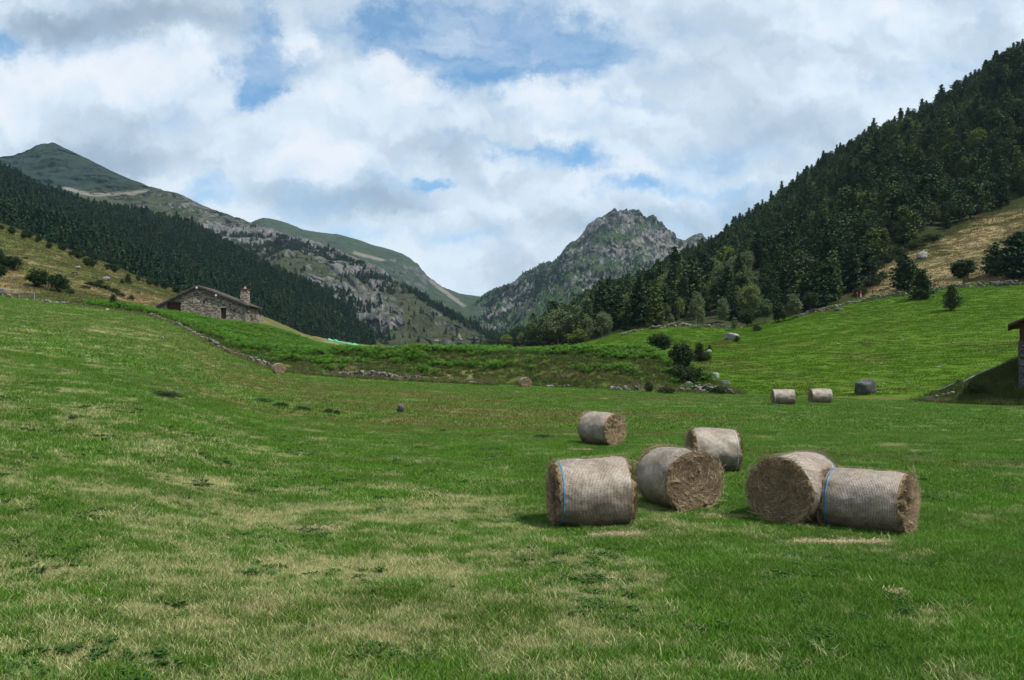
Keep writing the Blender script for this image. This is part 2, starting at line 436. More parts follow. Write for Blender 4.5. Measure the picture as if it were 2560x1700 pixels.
# ---- bank with bracken between field and barn
bank_rows = [
 [(150, 790, 98), (250, 806, 98), (370, 835, 94), (480, 890, 89), (600, 925, 86), (700, 945, 84.5), (850, 962, 84.5), (1080, 972, 86), (1240, 972, 87.5), (1330, 976, 87), (1400, 984, 84), (1550, 998, 78), (1700, 1000, 75), (1840, 1001, 74), (1880, 1008, 75)],
 [(150, 760, 106), (250, 765, 108), (370, 783, 108), (480, 832, 101), (600, 872, 96), (700, 893, 95), (850, 912, 93), (1080, 922, 93), (1240, 925, 93), (1400, 930, 90), (1550, 935, 86), (1700, 948, 83), (1790, 965, 80), (1880, 992, 78)],
 [(150, 762, 122), (250, 762, 124), (370, 778, 124), (480, 808, 120), (600, 842, 116), (700, 864, 112), (810, 876, 108), (1000, 878, 106), (1300, 877, 104), (1500, 878, 100), (1600, 880, 98), (1660, 895, 94), (1740, 935, 86), (1820, 968, 80), (1880, 992, 79)],
 [(150, 764, 150), (250, 764, 150), (395, 781, 150), (480, 792, 150), (560, 805, 150), (640, 816, 152), (720, 836, 148), (810, 872, 140), (1000, 893, 130), (1300, 895, 125), (1600, 905, 120), (1740, 960, 98), (1880, 1010, 90)],
 [(150, 790, 185), (400, 800, 185), (640, 835, 185), (810, 890, 180), (1000, 920, 160), (1300, 925, 150), (1600, 940, 140), (1740, 990, 115), (1880, 1030, 110)]]
def bank_disp(G, T, vq):
    w = np.interp(vq, [0, .3, 4], [0, 1, 1])[:, None]
    G = G.copy(); G[..., 2] += (nz(G, .12, .16, .7, 4) + nz(G, .6, .6, .22, 3, 5.)) * w; return G
def bank_att(V, PX, PY):
    n = fbm(np.stack([V[:, 0] * .18, V[:, 1] * .18, V[:, 2] * 0], -1), 4)
    crest = line_y([(150, 800), (370, 800), (480, 835), (600, 872), (700, 890), (850, 905), (1080, 905), (1300, 900), (1550, 905), (1700, 930), (1880, 960)], PX)
    return dict(dry=np.clip(.05 + sstep(-15, 30, PY - crest) * .35 + n * .9, 0, 1.1))
loft('bank', bank_rows, 700, [26, 36, 36, 10], M['bank'], bank_disp, attrs=bank_att)

# ---- right pasture
past_rows = [
 [(1380, 915, 118), (1480, 912, 116), (1600, 915, 110), (1680, 940, 100), (1750, 972, 90), (1840, 992, 80), (2000, 998, 78), (2300, 1008, 75), (2560, 1018, 72), (3600, 1040, 68)],
 [(1380, 885, 160), (1480, 874, 160), (1600, 856, 155), (1680, 862, 143), (1750, 874, 133), (1840, 884, 123), (2000, 884, 116), (2300, 874, 110), (2560, 862, 106), (3600, 800, 102)],
 [(1380, 873, 230), (1480, 857, 230), (1600, 825, 217), (1700, 815, 212), (1860, 817, 206), (1950, 800, 206), (2050, 773, 206), (2145, 753, 208), (2230, 737, 202), (2400, 716, 190), (2560, 706, 180), (3600, 600, 165)],
 [(1380, 880, 250), (1480, 868, 250), (1600, 835, 237), (1700, 828, 230), (1860, 828, 224), (2050, 790, 222), (2145, 768, 226), (2400, 735, 210), (2560, 725, 200), (3600, 640, 180)]]
def past_disp(G, T, vq):
    G = G.copy()
    w = np.interp(vq, [0, .2, 3], [0, 1, 1])[:, None]
    tt = T[None, :]
    G[..., 2] += nz(G, .05, .05, 1.1, 3) * w
    # small terraces trodden along the slope
    G[..., 2] += fbm(np.stack([G[..., 0] * .16, G[..., 1] * .16, G[..., 2] * .5], -1), 4) * .14 * w + nz(G, .9, .9, .10, 3, 2.) * w
    # shallow gully between the two lobes
    lx = 1690 + (vq[:, None] - .7) * 120
    G[..., 2] -= np.exp(-((tt - lx) / 34) ** 2) * 1.1 * np.interp(vq, [0, .5, 1.5, 2, 3], [0, 1, 1, .2, 0])[:, None]
    return G
loft('pasture', past_rows, 640, [90, 90, 6], M['pasture'], past_disp,
     attrs=lambda V, PX, PY: dict(dry=np.clip(.05 + fbm(np.stack([V[:, 0] * .06, V[:, 1] * .06, V[:, 2] * .3], -1), 4) * .9 + .5 * np.exp(-((PY - line_y([(1680, 975), (1840, 984), (2560, 1010)], PX)) / 6) ** 2), 0, 1)))

# ---- right hillside (dry slope below, forest above)
hill_rows = [
 [(1150, 900, 420), (1290, 885, 380), (1380, 885, 238), (1480, 872, 236), (1600, 838, 224), (1700, 830, 218), (1860, 830, 212), (1950, 812, 212), (2050, 785, 212), (2145, 762, 214), (2230, 746, 208), (2400, 724, 196), (2560, 714, 186), (3600, 610, 170)],
 [(1150, 890, 600), (1290, 866, 550), (1380, 845, 420), (1480, 808, 360), (1600, 778, 310), (1860, 735, 275), (2000, 715, 260), (2200, 655, 240), (2400, 572, 258), (2560, 515, 262), (3600, 200, 240)],
 [(1150, 885, 1000), (1290, 868, 950), (1345, 842, 900), (1410, 810, 860), (1518, 753, 780), (1605, 716, 740), (1691, 674, 700), (1778, 634, 670), (1843, 592, 640), (1952, 522, 600), (2060, 452, 570), (2169, 381, 540), (2277, 323, 520), (2385, 264, 500), (2472, 205, 490), (2560, 152, 480), (3600, -480, 440)],
 [(1150, 900, 1200), (1290, 885, 1150), (1410, 830, 1050), (1605, 740, 900), (1843, 640, 780), (2060, 530, 700), (2277, 420, 640), (2560, 290, 600), (3600, -200, 540)]]
def hill_disp(G, T, vq):
    G = G.copy(); w = np.interp(vq, [0, .5, 1, 3], [0, .25, 1, 1])[:, None]
    G[..., 2] += nz(G, .012, .012, 9, 4) * w + nz(G, .08, .08, 1.6, 3, 4.) * np.interp(vq, [0, .2, 3], [0, 1, 1])[:, None]; return G
FOREST_EDGE = [(1150, 880), (1480, 860), (1600, 822), (1860, 808), (1960, 800), (2050, 775), (2110, 758), (2175, 700), (2200, 655), (2260, 622), (2330, 590), (2400, 562), (2480, 530), (2560, 500), (2760, 430), (3600, 160)]
loft('hillside', hill_rows, 500, [50, 110, 8], M['forestfloor'], hill_disp,
     attrs=lambda V, PX, PY: dict(dry=np.clip(sstep(-4, 22, PY - line_y(FOREST_EDGE, PX)) * sstep(2120, 2200, PX) * (.85 + fbm(np.stack([V[:, 0] * .08, V[:, 1] * .08, V[:, 2] * .2], -1), 4) * 1.2), 0, 1)))

# ---- left dry hill
lh_rows = [
 [(-1500, 560, 112), (-300, 720, 116), (0, 768, 118), (200, 775, 122), (400, 800, 150), (640, 850, 160), (810, 890, 170), (1000, 905, 180), (1200, 905, 200)],
 [(-1500, 420, 150), (-300, 640, 160), (0, 705, 165), (200, 728, 175), (300, 742, 190), (400, 752, 215), (640, 806, 270), (810, 858, 330), (1000, 878, 400), (1200, 890, 450)],
 [(-1500, 250, 260), (-300, 490, 255), (0, 566, 262), (120, 604, 272), (250, 654, 292), (380, 709, 318), (460, 734, 340), (640, 788, 430), (800, 847, 520), (950, 867, 600), (1200, 886, 650)],
 [(-1500, 250, 300), (-300, 495, 300), (0, 572, 300), (250, 662, 330), (460, 744, 380), (640, 796, 470), (800, 852, 560), (950, 874, 650), (1200, 895, 700)]]
def lh_disp(G, T, vq):
    G = G.copy(); w = np.interp(vq, [0, .3, 3], [0, 1, 1])[:, None]
    G[..., 2] += (nz(G, .03, .03, 2.2, 4) + nz(G, .2, .2, .5, 3, 7.)) * w; return G
loft('dry_hill', lh_rows, 560, [40, 60, 4], M['dryhill'], lh_disp,
     attrs=lambda V, PX, PY: dict(dry=np.clip(.25 + fbm(np.stack([V[:, 0] * .03, V[:, 1] * .03, V[:, 2] * .12], -1), 5, gain=.6) * 1.5 + .3 * np.exp(-((PY - line_y([(650, 840), (760, 842), (860, 862)], PX)) / 9) ** 2) * ((PX > 690) & (PX < 880)), 0, 1)))

# ---- left forested hill
lf_rows = [
 [(-1500, 270, 285), (-300, 510, 280), (0, 590, 285), (250, 676, 315), (460, 752, 365), (640, 802, 455), (800, 858, 545), (950, 880, 630), (1150, 905, 700)],
 [(-1500, 60, 520), (-300, 400, 520), (0, 510, 540), (250, 590, 560), (460, 660, 600), (640, 730, 650), (800, 800, 690), (950, 866, 700), (1150, 900, 760)],
 [(-1500, -120, 700), (-300, 330, 760), (0, 440, 800), (65, 466, 810), (141, 492, 820), (217, 520, 830), (358, 548, 850), (466, 574, 850), (564, 624, 850), (650, 672, 840), (759, 717, 820), (845, 775, 800), (910, 838, 780), (960, 872, 760), (1150, 905, 800)],
 [(-1500, 50, 900), (-300, 400, 960), (0, 500, 1000), (358, 600, 1050), (564, 680, 1050), (759, 770, 1000), (910, 870, 950), (1150, 930, 950)]]
loft('forested_hill', lf_rows, 420, [50, 60, 6], M['forestfloor2'],
     lambda G, T, vq: np.concatenate([G[..., :2], (G[..., 2] + (nz(G, .01, .01, 12, 4) + nz(G, .05, .05, 3, 3, 2)) * np.interp(vq, [0, .4, 3], [0, 1, 1])[:, None])[..., None]], -1),
     attrs=lambda V, PX, PY: dict(dry=np.clip(fbm(V * .02, 4) * 1.5, 0, 1)))

# ---- mountains
def mdisp(sc, amp, rid, terr=0., damp=None, ridge=3.):
    def f(G, T, vq):
        G = G.copy(); q = G * sc
        n = fbm(q, 6, gain=.55); r = ridged(q * 1.7 + 5, 6, gain=.55)
        k = (np.interp(vq, [0, .4, 10], [.3, 1, 1]) * (1 - .8 * np.exp(-((vq - ridge) / .3) ** 2)))[:, None]
        h = (n * amp + (r - .55) * rid) * k
        if damp is not None: h = h * damp(T, vq)
        G[..., 2] += h
        G[..., 1] += fbm(q * 2.2 + 40, 5, gain=.55) * amp * 1.8 * np.interp(vq, [0, .4, 10], [.3, 1, 1])[:, None]
        if terr:
            m = G[..., 2] / terr; fr = m - np.floor(m)
            G[..., 2] += (sstep(.2, .8, fr) - fr) * terr * .8 * ((1 - .9 * np.exp(-((vq - ridge) / .35) ** 2))[:, None] * (1. if damp is None else damp(T, vq))) * (sstep(-.1, .3, fbm(q * .5 + 9, 3)))
        X = (T[None, :] - CX) / F; G[..., 0] += X * 0
        return G
    return f
lm_ridge = [(-1500, 330), (-300, 380), (0, 401), (32, 403), (54, 392), (87, 377), (132, 359), (163, 375), (217, 401), (282, 436), (347, 466), (401, 485), (477, 505), (531, 531), (585, 551), (640, 564), (694, 585), (759, 602), (824, 620), (867, 640), (922, 661), (976, 694), (1030, 726), (1084, 764), (1149, 797), (1214, 829), (1270, 862), (1330, 885)]
lm_d = lambda px: float(np.interp(px, [-1500, 0, 132, 358, 520, 640, 870, 1000, 1150, 1270, 1330], [2700, 2600, 2500, 2250, 2000, 1800, 1550, 1400, 1200, 1020, 950]))
lm_rows = [
 [(-1500, 500, 1000), (0, 570, 1000), (300, 680, 980), (600, 780, 950), (900, 875, 880), (1100, 885, 850), (1330, 895, 830)],
 [(-1500, 440, 1500), (0, 500, 1500), (132, 510, 1500), (358, 585, 1400), (600, 700, 1150), (800, 770, 1030), (1000, 820, 960), (1150, 858, 900), (1330, 892, 860)],
 [(-1500, 400, 2000), (0, 470, 2000), (132, 472, 2000), (250, 488, 1950), (358, 520, 1800), (477, 560, 1650), (640, 608, 1500), (759, 640, 1350), (870, 690, 1250), (1000, 760, 1130), (1150, 826, 1000), (1330, 890, 900)],
 [(x, y, lm_d(x)) for x, y in lm_ridge],
 [(x, y + 90, lm_d(x) * 1.25) for x, y in lm_ridge]]
def lm_att(V, PX, PY):
    ry = line_y(lm_ridge, PX)
    cliff = np.exp(-((PY - line_y([(480, 560), (600, 590), (700, 590), (760, 600), (860, 650), (950, 700)], PX)) / 22) ** 2) * sstep(430, 560, PX) * sstep(980, 880, PX)
    low = sstep(700, 900, PX) * np.exp(-((PY - line_y([(700, 640), (900, 760), (1000, 790), (1200, 850)], PX)) / 45) ** 2)
    peak_shade = sstep(400, 320, PX) * sstep(line_y([(0, 500), (350, 480), (420, 520)], PX), line_y([(0, 470), (350, 460), (420, 490)], PX), PY)  # zone of the left summit painted darker for cloud shade
    sc = np.exp(-((PY - line_y([(150, 468), (230, 487), (330, 484), (365, 476)], PX)) / 6) ** 2) * sstep(140, 170, PX) * sstep(385, 355, PX)
    q = V * np.array([.006, .006, .05])
    st = sstep(.28, .42, fbm(np.stack([PX * .045 - PY * .03, PY * .012 + PX * .004, PX * 0], -1), 3)) * sstep(1000, 1040, PX) * sstep(815, 840, PY)
    return dict(rock=.75 * cliff + (.34 * low) * sstep(1040, 980, PX) - .38 * sstep(960, 1040, PX) - .9 * peak_shade - .06 + .25 * sstep(40, 12, PY - ry) * sstep(380, 480, PX), scree=np.clip(sc * 1. + st * .9, 0, 1), peak_shade=peak_shade)
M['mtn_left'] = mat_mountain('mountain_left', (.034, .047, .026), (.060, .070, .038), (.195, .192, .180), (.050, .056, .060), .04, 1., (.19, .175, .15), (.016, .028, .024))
def lm_damp(T, vq):
    a = sstep(420, 300, T)[None, :] * sstep(1.6, 2.3, vq)[:, None]; return 1 - .88 * a
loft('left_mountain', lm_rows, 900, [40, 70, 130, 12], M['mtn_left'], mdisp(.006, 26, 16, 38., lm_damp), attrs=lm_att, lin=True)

bk_ridge = [(400, 620), (560, 600), (634, 555), (661, 548), (705, 558), (759, 580), (797, 585), (846, 591), (922, 613), (976, 629), (1008, 640), (1046, 667), (1068, 694), (1106, 721), (1149, 737), (1193, 744), (1240, 748), (1320, 790), (1420, 860)]
bk_rows = [
 [(400, 780, 2000), (800, 790, 1900), (1000, 810, 1700), (1150, 850, 1400), (1250, 880, 1300), (1420, 890, 1300)],
 [(400, 690, 2500), (700, 640, 2400), (900, 690, 2300), (1046, 740, 2200), (1120, 772, 2100), (1193, 800, 1900), (1300, 850, 1700), (1420, 880, 1600)],
 [(x, y, 3000) for x, y in bk_ridge],
 [(x, y + 60, 3600) for x, y in bk_ridge]]
def bk_att(V, PX, PY):
    sc = np.exp(-(((PY - line_y([(1070, 698), (1160, 765)], PX)) / 8) ** 2)) * sstep(1060, 1080, PX) * sstep(1190, 1140, PX)
    sc = sc + np.exp(-(((PY - line_y([(880, 630), (960, 652)], PX)) / 6) ** 2)) * sstep(870, 890, PX) * sstep(975, 950, PX)
    cl = np.exp(-((PY - line_y([(880, 640), (1000, 670), (1060, 710)], PX)) / 22) ** 2) * sstep(900, 1000, PX) * sstep(1090, 1050, PX)
    return dict(rock=.5 * cl - .25, scree=np.clip(sc, 0, 1))
M['mtn_back'] = mat_mountain('mountain_back', (.032, .052, .036), (.046, .066, .040), (.14, .142, .14), (.06, .064, .066), .12, .8, (.17, .16, .135))
loft('back_mountain', bk_rows, 600, [50, 130, 10], M['mtn_back'], mdisp(.004, 20, 12, 30., ridge=2.), attrs=bk_att, lin=True)

rp_ridge = [(1000, 900), (1080, 850), (1130, 800), (1166, 775), (1203, 748), (1225, 734), (1280, 715), (1312, 686), (1355, 667), (1380, 665), (1410, 632), (1453, 598), (1469, 571), (1495, 550), (1513, 540), (1529, 531), (1540, 538), (1551, 531), (1567, 526), (1585, 526), (1603, 539), (1616, 551), (1622, 546), (1637, 545), (1645, 562), (1670, 582), (1692, 598), (1713, 602), (1735, 591), (1751, 593), (1765, 607), (1820, 640), (1900, 680), (2100, 760)]
rp_rows = [
 [(1000, 910, 1300), (1166, 890, 1250), (1300, 885, 1200), (1500, 880, 1150), (1800, 880, 1150), (2100, 880, 1150)],
 [(1000, 905, 1600), (1166, 850, 1700), (1300, 800, 1650), (1400, 760, 1600), (1500, 740, 1600), (1650, 730, 1600), (1800, 780, 1600), (2100, 850, 1600)],
 [(1000, 902, 2000), (1166, 805, 2150), (1300, 740, 2100), (1400, 690, 2050), (1500, 640, 2100), (1600, 630, 2150), (1700, 650, 2150), (1800, 690, 2100), (2100, 800, 2000)],
 [(x, y, 2600) for x, y in rp_ridge],
 [(x, y + 120, 3100) for x, y in rp_ridge]]
M['mtn_right'] = mat_mountain('mountain_right', (.024, .050, .022), (.050, .076, .034), (.235, .230, .215), (.040, .046, .052), .03, 1., (.20, .185, .165))
def rp_att(V, PX, PY):
    top = sstep(45, 10, PY - line_y(rp_ridge, PX)) * sstep(1450, 1500, PX)
    n = fbm(np.stack([PX * .012, PY * .02, PX * 0], -1), 3)
    return dict(rock=.05 + .35 * top - .22 * sstep(730, 820, PY) + n * .75, scree=np.clip(np.exp(-((PY - line_y([(1500, 620), (1620, 600), (1760, 640)], PX)) / 14) ** 2) * .75 * sstep(1490, 1540, PX), 0, 1))
def rp_disp(G, T, vq):
    G0 = mdisp(.0065, 34, 40)(G, T, vq)
    # upright ribs in the summit rocks
    w = (sstep(2.3, 2.9, vq) * sstep(3.6, 3.05, vq))[:, None] * (sstep(1480, 1530, T) * sstep(1720, 1650, T))[None, :]
    G0[..., 1] += fbm(np.stack([G0[..., 0] * .022, G0[..., 2] * .004, G0[..., 2] * 0], -1), 4) * 150 * w
    G0[..., 2] += np.abs(perlin(np.stack([G0[..., 0] * .03, G0[..., 2] * 0, G0[..., 2] * 0 + 3], -1))) * 16 * w - 3 * w
    return G0
loft('right_peak', rp_rows, 800, [40, 90, 140, 12], M['mtn_right'], rp_disp, attrs=rp_att, lin=True)

# ---- bank at the right edge, below the chalet
rb_rows = [
 [(2270, 1010, 76), (2400, 1011, 72), (2560, 1018, 69), (3300, 1030, 64)],
 [(2270, 1008, 77), (2330, 998, 77), (2400, 985, 75), (2480, 968, 73.5), (2560, 955, 72), (3300, 940, 70)],
 [(2270, 1008, 79), (2330, 992, 79), (2400, 966, 79), (2490, 932, 79), (2545, 905, 79), (2600, 885, 79), (3300, 860, 78)],
 [(2270, 1012, 90), (2400, 985, 92), (2560, 940, 95), (3300, 900, 95)]]
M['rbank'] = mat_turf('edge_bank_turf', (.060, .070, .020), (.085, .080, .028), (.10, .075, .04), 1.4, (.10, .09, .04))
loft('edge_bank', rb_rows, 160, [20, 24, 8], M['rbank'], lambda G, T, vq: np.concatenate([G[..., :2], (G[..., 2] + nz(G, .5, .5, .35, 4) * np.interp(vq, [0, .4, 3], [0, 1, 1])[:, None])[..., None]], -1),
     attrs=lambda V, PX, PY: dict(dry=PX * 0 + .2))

#=== PART2
DENOISE = True
# ------------------------------------------------------------------ world and sun
SUN_DIR = Vector((.62, -.27, 1.12)).normalized()
def world():
    w = bpy.data.worlds.new('World'); scene.world = w; w.use_nodes = True
    t = w.node_tree; t.nodes.clear()
    s = NT.__new__(NT); s.t = t
    sky = s.n('ShaderNodeTexSky', sky_type='NISHITA', sun_disc=False)
    sky.sun_elevation = math.asin(SUN_DIR.z); sky.sun_rotation = math.atan2(SUN_DIR.x, SUN_DIR.y)
    sky.altitude = 1500; sky.air_density = 1.0; sky.dust_density = .6; sky.ozone_density = 2.0
    d = s.n('ShaderNodeTexCoord').outputs['Generated']
    sp = s.n('ShaderNodeSeparateXYZ'); s.l(d, sp.inputs[0])
    y = s.math('MAXIMUM', s.math('ABSOLUTE', sp.outputs[1]), .22)
    u = s.math('DIVIDE', sp.outputs[0], y); v = s.math('DIVIDE', sp.outputs[2], y)
    cv = s.n('ShaderNodeCombineXYZ'); s.l(u, cv.inputs[0]); s.l(v, cv.inputs[1])
    uv = cv.outputs[0]
    wn = s.noise(uv, 7., 9, .70, 1)
    off = s.n('ShaderNodeVectorMath', operation='SUBTRACT'); s.l(wn, off.inputs[0]); off.inputs[1].default_value = (.5, .5, .5)
    warp = s.n('ShaderNodeVectorMath', operation='MULTIPLY_ADD'); s.l(off.outputs[0], warp.inputs[0]); warp.inputs[1].default_value = (.19, .13, 0); s.l(uv, warp.inputs[2])
    wuv = warp.outputs[0]
    def blobs(lst, src):
        acc = None
        for px, py, rx, ry, a in lst:
            m = s.n('ShaderNodeVectorMath', operation='SUBTRACT'); s.l(src, m.inputs[0]); m.inputs[1].default_value = ((px - CX) / F, (HY - py) / F, 0)
            k = s.n('ShaderNodeVectorMath', operation='MULTIPLY'); s.l(m.outputs[0], k.inputs[0]); k.inputs[1].default_value = (F / rx, F / ry, 0)
            L = s.n('ShaderNodeVectorMath', operation='LENGTH'); s.l(k.outputs[0], L.inputs[0])
            b = s.mr(L.outputs['Value'], 0., 1.35, a, 0.)
            acc = b if acc is None else s.math('ADD', acc, b)
        return acc
    holes = blobs(HOLES, wuv); shade = blobs(SHADES, wuv)
    st = s.n('ShaderNodeVectorMath', operation='MULTIPLY'); s.l(uv, st.inputs[0]); st.inputs[1].default_value = (1, 1.55, 1)
    n1 = s.noise(st.outputs[0], 4.2, 9, .54, 0, .15)
    cover = s.math('ADD', s.math('MULTIPLY', s.math('SUBTRACT', n1, .5), 2.3), s.math('SUBTRACT', .78, s.math('MULTIPLY', holes, 1.05)))
    fine = s.math('MULTIPLY', s.math('SUBTRACT', s.noise(s.scaled(wuv, 1, 1.7, 1), 13., 8, .62), .5), 1.1)
    cover = s.math('ADD', cover, fine)
    mask = s.mr(cover, -.48, .82, .03, 1.)
    # relief of the clouds: density here against density a little nearer the sun
    sh = s.n('ShaderNodeVectorMath', operation='ADD'); s.l(wuv, sh.inputs[0]); sh.inputs[1].default_value = (.010, .026, 0)
    a1 = s.noise(wuv, 4.6, 8, .46); a2 = s.noise(sh.outputs[0], 4.6, 8, .46)
    relief = s.math('MULTIPLY', s.math('SUBTRACT', a1, a2), 2.5)
    lo = s.math('MULTIPLY', s.math('SUBTRACT', s.noise(st.outputs[0], 2.6, 3, .45), .5), .45)
    lum = s.math('ADD', s.math('ADD', .77, relief), s.math('ADD', s.math('MULTIPLY', shade, 1.5), lo))
    thin = s.mr(cover, .2, .9, .02, 0)
    lum = s.math('ADD', lum, thin)
    ramp = s.n('ShaderNodeValToRGB'); s.l(lum, ramp.inputs[0]); e = ramp.color_ramp.elements
    e[0].position = 0.; e[0].color = (.26, .33, .42, 1)
    e[1].position = 1.; e[1].color = (.86, .90, .96, 1)
    for p_, c_ in ((.35, (.38, .48, .60)), (.62, (.56, .67, .79)), (.82, (.75, .84, .93))):
        q = e.new(p_); q.color = (*c_, 1)
    veil = s.mr(s.noise(s.scaled(wuv, 1, 2.6, 1), 6., 8, .6, 0, .3), .38, .72, .10, .55)
    mask = s.math('MAXIMUM', mask, veil)
    b1 = s.n('ShaderNodeBackground'); b1.inputs[1].default_value = .125
    skyc = s.mix(1., sky.outputs[0], (.42, .88, 1.02), 'MULTIPLY'); s.l(skyc, b1.inputs[0])
    b2 = s.n('ShaderNodeBackground'); b2.inputs[1].default_value = .78; s.l(ramp.outputs[0], b2.inputs[0])
    mx = s.n('ShaderNodeMixShader'); s.l(mask, mx.inputs[0]); s.l(b1.outputs[0], mx.inputs[1]); s.l(b2.outputs[0], mx.inputs[2])
    # below the horizon only dim land is around
    b3 = s.n('ShaderNodeBackground'); b3.inputs[0].default_value = (.05, .07, .04, 1); b3.inputs[1].default_value = 1.
    m2 = s.n('ShaderNodeMixShader'); s.l(s.mr(sp.outputs[2], -.06, -.01), m2.inputs[0]); s.l(b3.outputs[0], m2.inputs[1]); s.l(mx.outputs[0], m2.inputs[2])
    o = s.n('ShaderNodeOutputWorld'); s.l(m2.outputs[0], o.inputs[0])
    w.cycles.sampling_method = 'MANUAL'; w.cycles.sample_map_resolution = 512
HOLES = [(15, 95, 75, 60, .95), (655, 50, 75, 90, .9), (660, 160, 140, 75, 1.), (650, 225, 80, 45, .9), (1230, 85, 360, 130, 1.05), (1010, 60, 190, 90, .8), (1200, 200, 120, 60, .8),
         (1430, 130, 200, 80, .7), (1400, 395, 140, 42, .95), (1250, 375, 100, 26, .6), (1570, 455, 120, 32, .85), (1070, 462, 70, 20, .7), (540, 480, 140, 50, .5), (1130, 470, 260, 60, .15),
         (1000, 640, 120, 30, .2), (1800, 380, 220, 30, .2), (590, 380, 80, 40, .15), (1330, 560, 200, 30, .15), (2100, 210, 300, 30, .22), (1900, 90, 260, 28, .3), (1650, 250, 240, 26, .35), (1750, 480, 200, 24, .3), (1380, 300, 200, 30, .25), (480, 520, 160, 26, .45), (880, 600, 220, 26, .4), (1180, 600, 220, 30, .35), (200, 130, 60, 30, .3), (820, 40, 70, 60, .45), (1130, 350, 90, 26, .35)]
SHADES = [(330, 55, 330, 85, -.42), (120, 60, 120, 60, -.15), (300, 400, 260, 50, -.18), (860, 520, 230, 75, -.42), (700, 470, 100, 70, -.1), (1050, 370, 200, 60, -.22), (1800, 350, 250, 90, -.15), (1790, 560, 260, 90, -.3), (1450, 560, 250, 50, -.16),
          (1900, 120, 500, 120, .0), (2350, 150, 350, 150, -.06), (1050, 190, 150, 70, .22), (820, 240, 120, 70, .18), (830, 380, 130, 50, .30), (760, 420, 90, 60, .15), (180, 190, 280, 80, .18), (1280, 405, 90, 35, .18), (720, 90, 130, 70, .14), (980, 560, 120, 30, .1)]
world()
sl = bpy.data.lights.new('sun', 'SUN'); sl.energy = 5.0; sl.angle = R(1.0); sl.color = (1., .96, .90)
so = bpy.data.objects.new('sun', sl); COL.objects.link(so); so.rotation_euler = SUN_DIR.to_track_quat('Z', 'Y').to_euler(); so.location = (60, -50, 120)
scene.view_settings.view_transform = 'Standard'; scene.view_settings.look = 'None'; scene.view_settings.exposure = .42; scene.view_settings.gamma = 1
scene.cycles.max_bounces = 5; scene.cycles.diffuse_bounces = 3; scene.cycles.glossy_bounces = 2; scene.cycles.transmission_bounces = 3; scene.cycles.transparent_max_bounces = 4
scene.cycles.use_adaptive_sampling = True; scene.cycles.adaptive_threshold = .015; scene.cycles.sample_clamp_indirect = 4
scene.cycles.use_denoising = DENOISE

# ------------------------------------------------------------------ instancing of stuff
def scatter(name, pts, variants, sc, rz=None, rx=None, vi=None, attrs=None, label=None, cat=None, mat=None):
    """ONE object: a cloud of points, each showing one of the variant meshes"""
    n = len(pts)
    rot = np.zeros((n, 3)); rot[:, 2] = RNG.uniform(0, 2 * math.pi, n) if rz is None else rz
    if rx is not None: rot[:, 0] = rx
    vi = RNG.integers(0, len(variants), n) if vi is None else vi
    at = dict(rot=rot, sc=np.asarray(sc, float) * np.ones(n), vi=vi.astype(np.int32)); at.update(attrs or {})
    o = obj(name, mesh_np(name, pts, np.zeros((0, 3), int), mat, attrs=at)); tag(o, label, cat, None, 'stuff')
    coll = bpy.data.collections.new(name + '_kinds')
    for i, me in enumerate(variants):
        v = bpy.data.objects.new('%s_kind_%02d' % (name, i), me); coll.objects.link(v)
    g = bpy.data.node_groups.new(name, 'GeometryNodeTree')
    g.interface.new_socket('Geometry', in_out='INPUT', socket_type='NodeSocketGeometry')
    g.interface.new_socket('Geometry', in_out='OUTPUT', socket_type='NodeSocketGeometry')
    N = g.nodes.new; L = g.links.new
    gi = N('NodeGroupInput'); go = N('NodeGroupOutput')
    ci = N('GeometryNodeCollectionInfo'); ci.inputs['Collection'].default_value = coll; ci.inputs['Separate Children'].default_value = True; ci.inputs['Reset Children'].default_value = True
    ip = N('GeometryNodeInstanceOnPoints'); ip.inputs['Pick Instance'].default_value = True
    def na(nm, ty):
        a = N('GeometryNodeInputNamedAttribute'); a.data_type = ty; a.inputs['Name'].default_value = nm; return a.outputs['Attribute']
    L(gi.outputs[0], ip.inputs['Points']); L(ci.outputs[0], ip.inputs['Instance']); L(na('vi', 'INT'), ip.inputs['Instance Index'])
    e2r = N('FunctionNodeEulerToRotation'); L(na('rot', 'FLOAT_VECTOR'), e2r.inputs[0]); L(e2r.outputs[0], ip.inputs['Rotation'])
    L(na('sc', 'FLOAT'), ip.inputs['Scale']); L(ip.outputs[0], go.inputs[0])
    md = o.modifiers.new('spread', 'NODES'); md.node_group = g
    return o
def sample_patch(name, n, ok, w=None, margin=(-150, 2710)):
    """n random points on a terrain sheet, spread by true area; ok(PX,PY,V)->mask"""
    p = PATCH[name]; V = p['V']; Fc = p['F']
    a, b, c, d = (V[Fc[:, i]] for i in range(4))
    ar = np.linalg.norm(np.cross(c - a, d - b), axis=1) * .5
    cx_ = p['PX'][Fc].mean(1); cy_ = p['PY'][Fc].mean(1)
    m = (cx_ > margin[0]) & (cx_ < margin[1]) & ok(cx_, cy_, a)
    pr = ar * m
    if w is not None: pr = pr * w(cx_, cy_, a)
    tot = pr.sum()
    if callable(n): n = int(n(tot))
    k = RNG.choice(len(Fc), n, p=pr / tot); u = RNG.random((n, 1)); v = RNG.random((n, 1))
    q = (a[k] * (1 - u) + b[k] * u) * (1 - v) + (d[k] * (1 - u) + c[k] * u) * v
    return q, k
def scr(q): return CX + q[:, 0] / q[:, 1] * F, HY - (q[:, 2] - EYE) / q[:, 1] * F
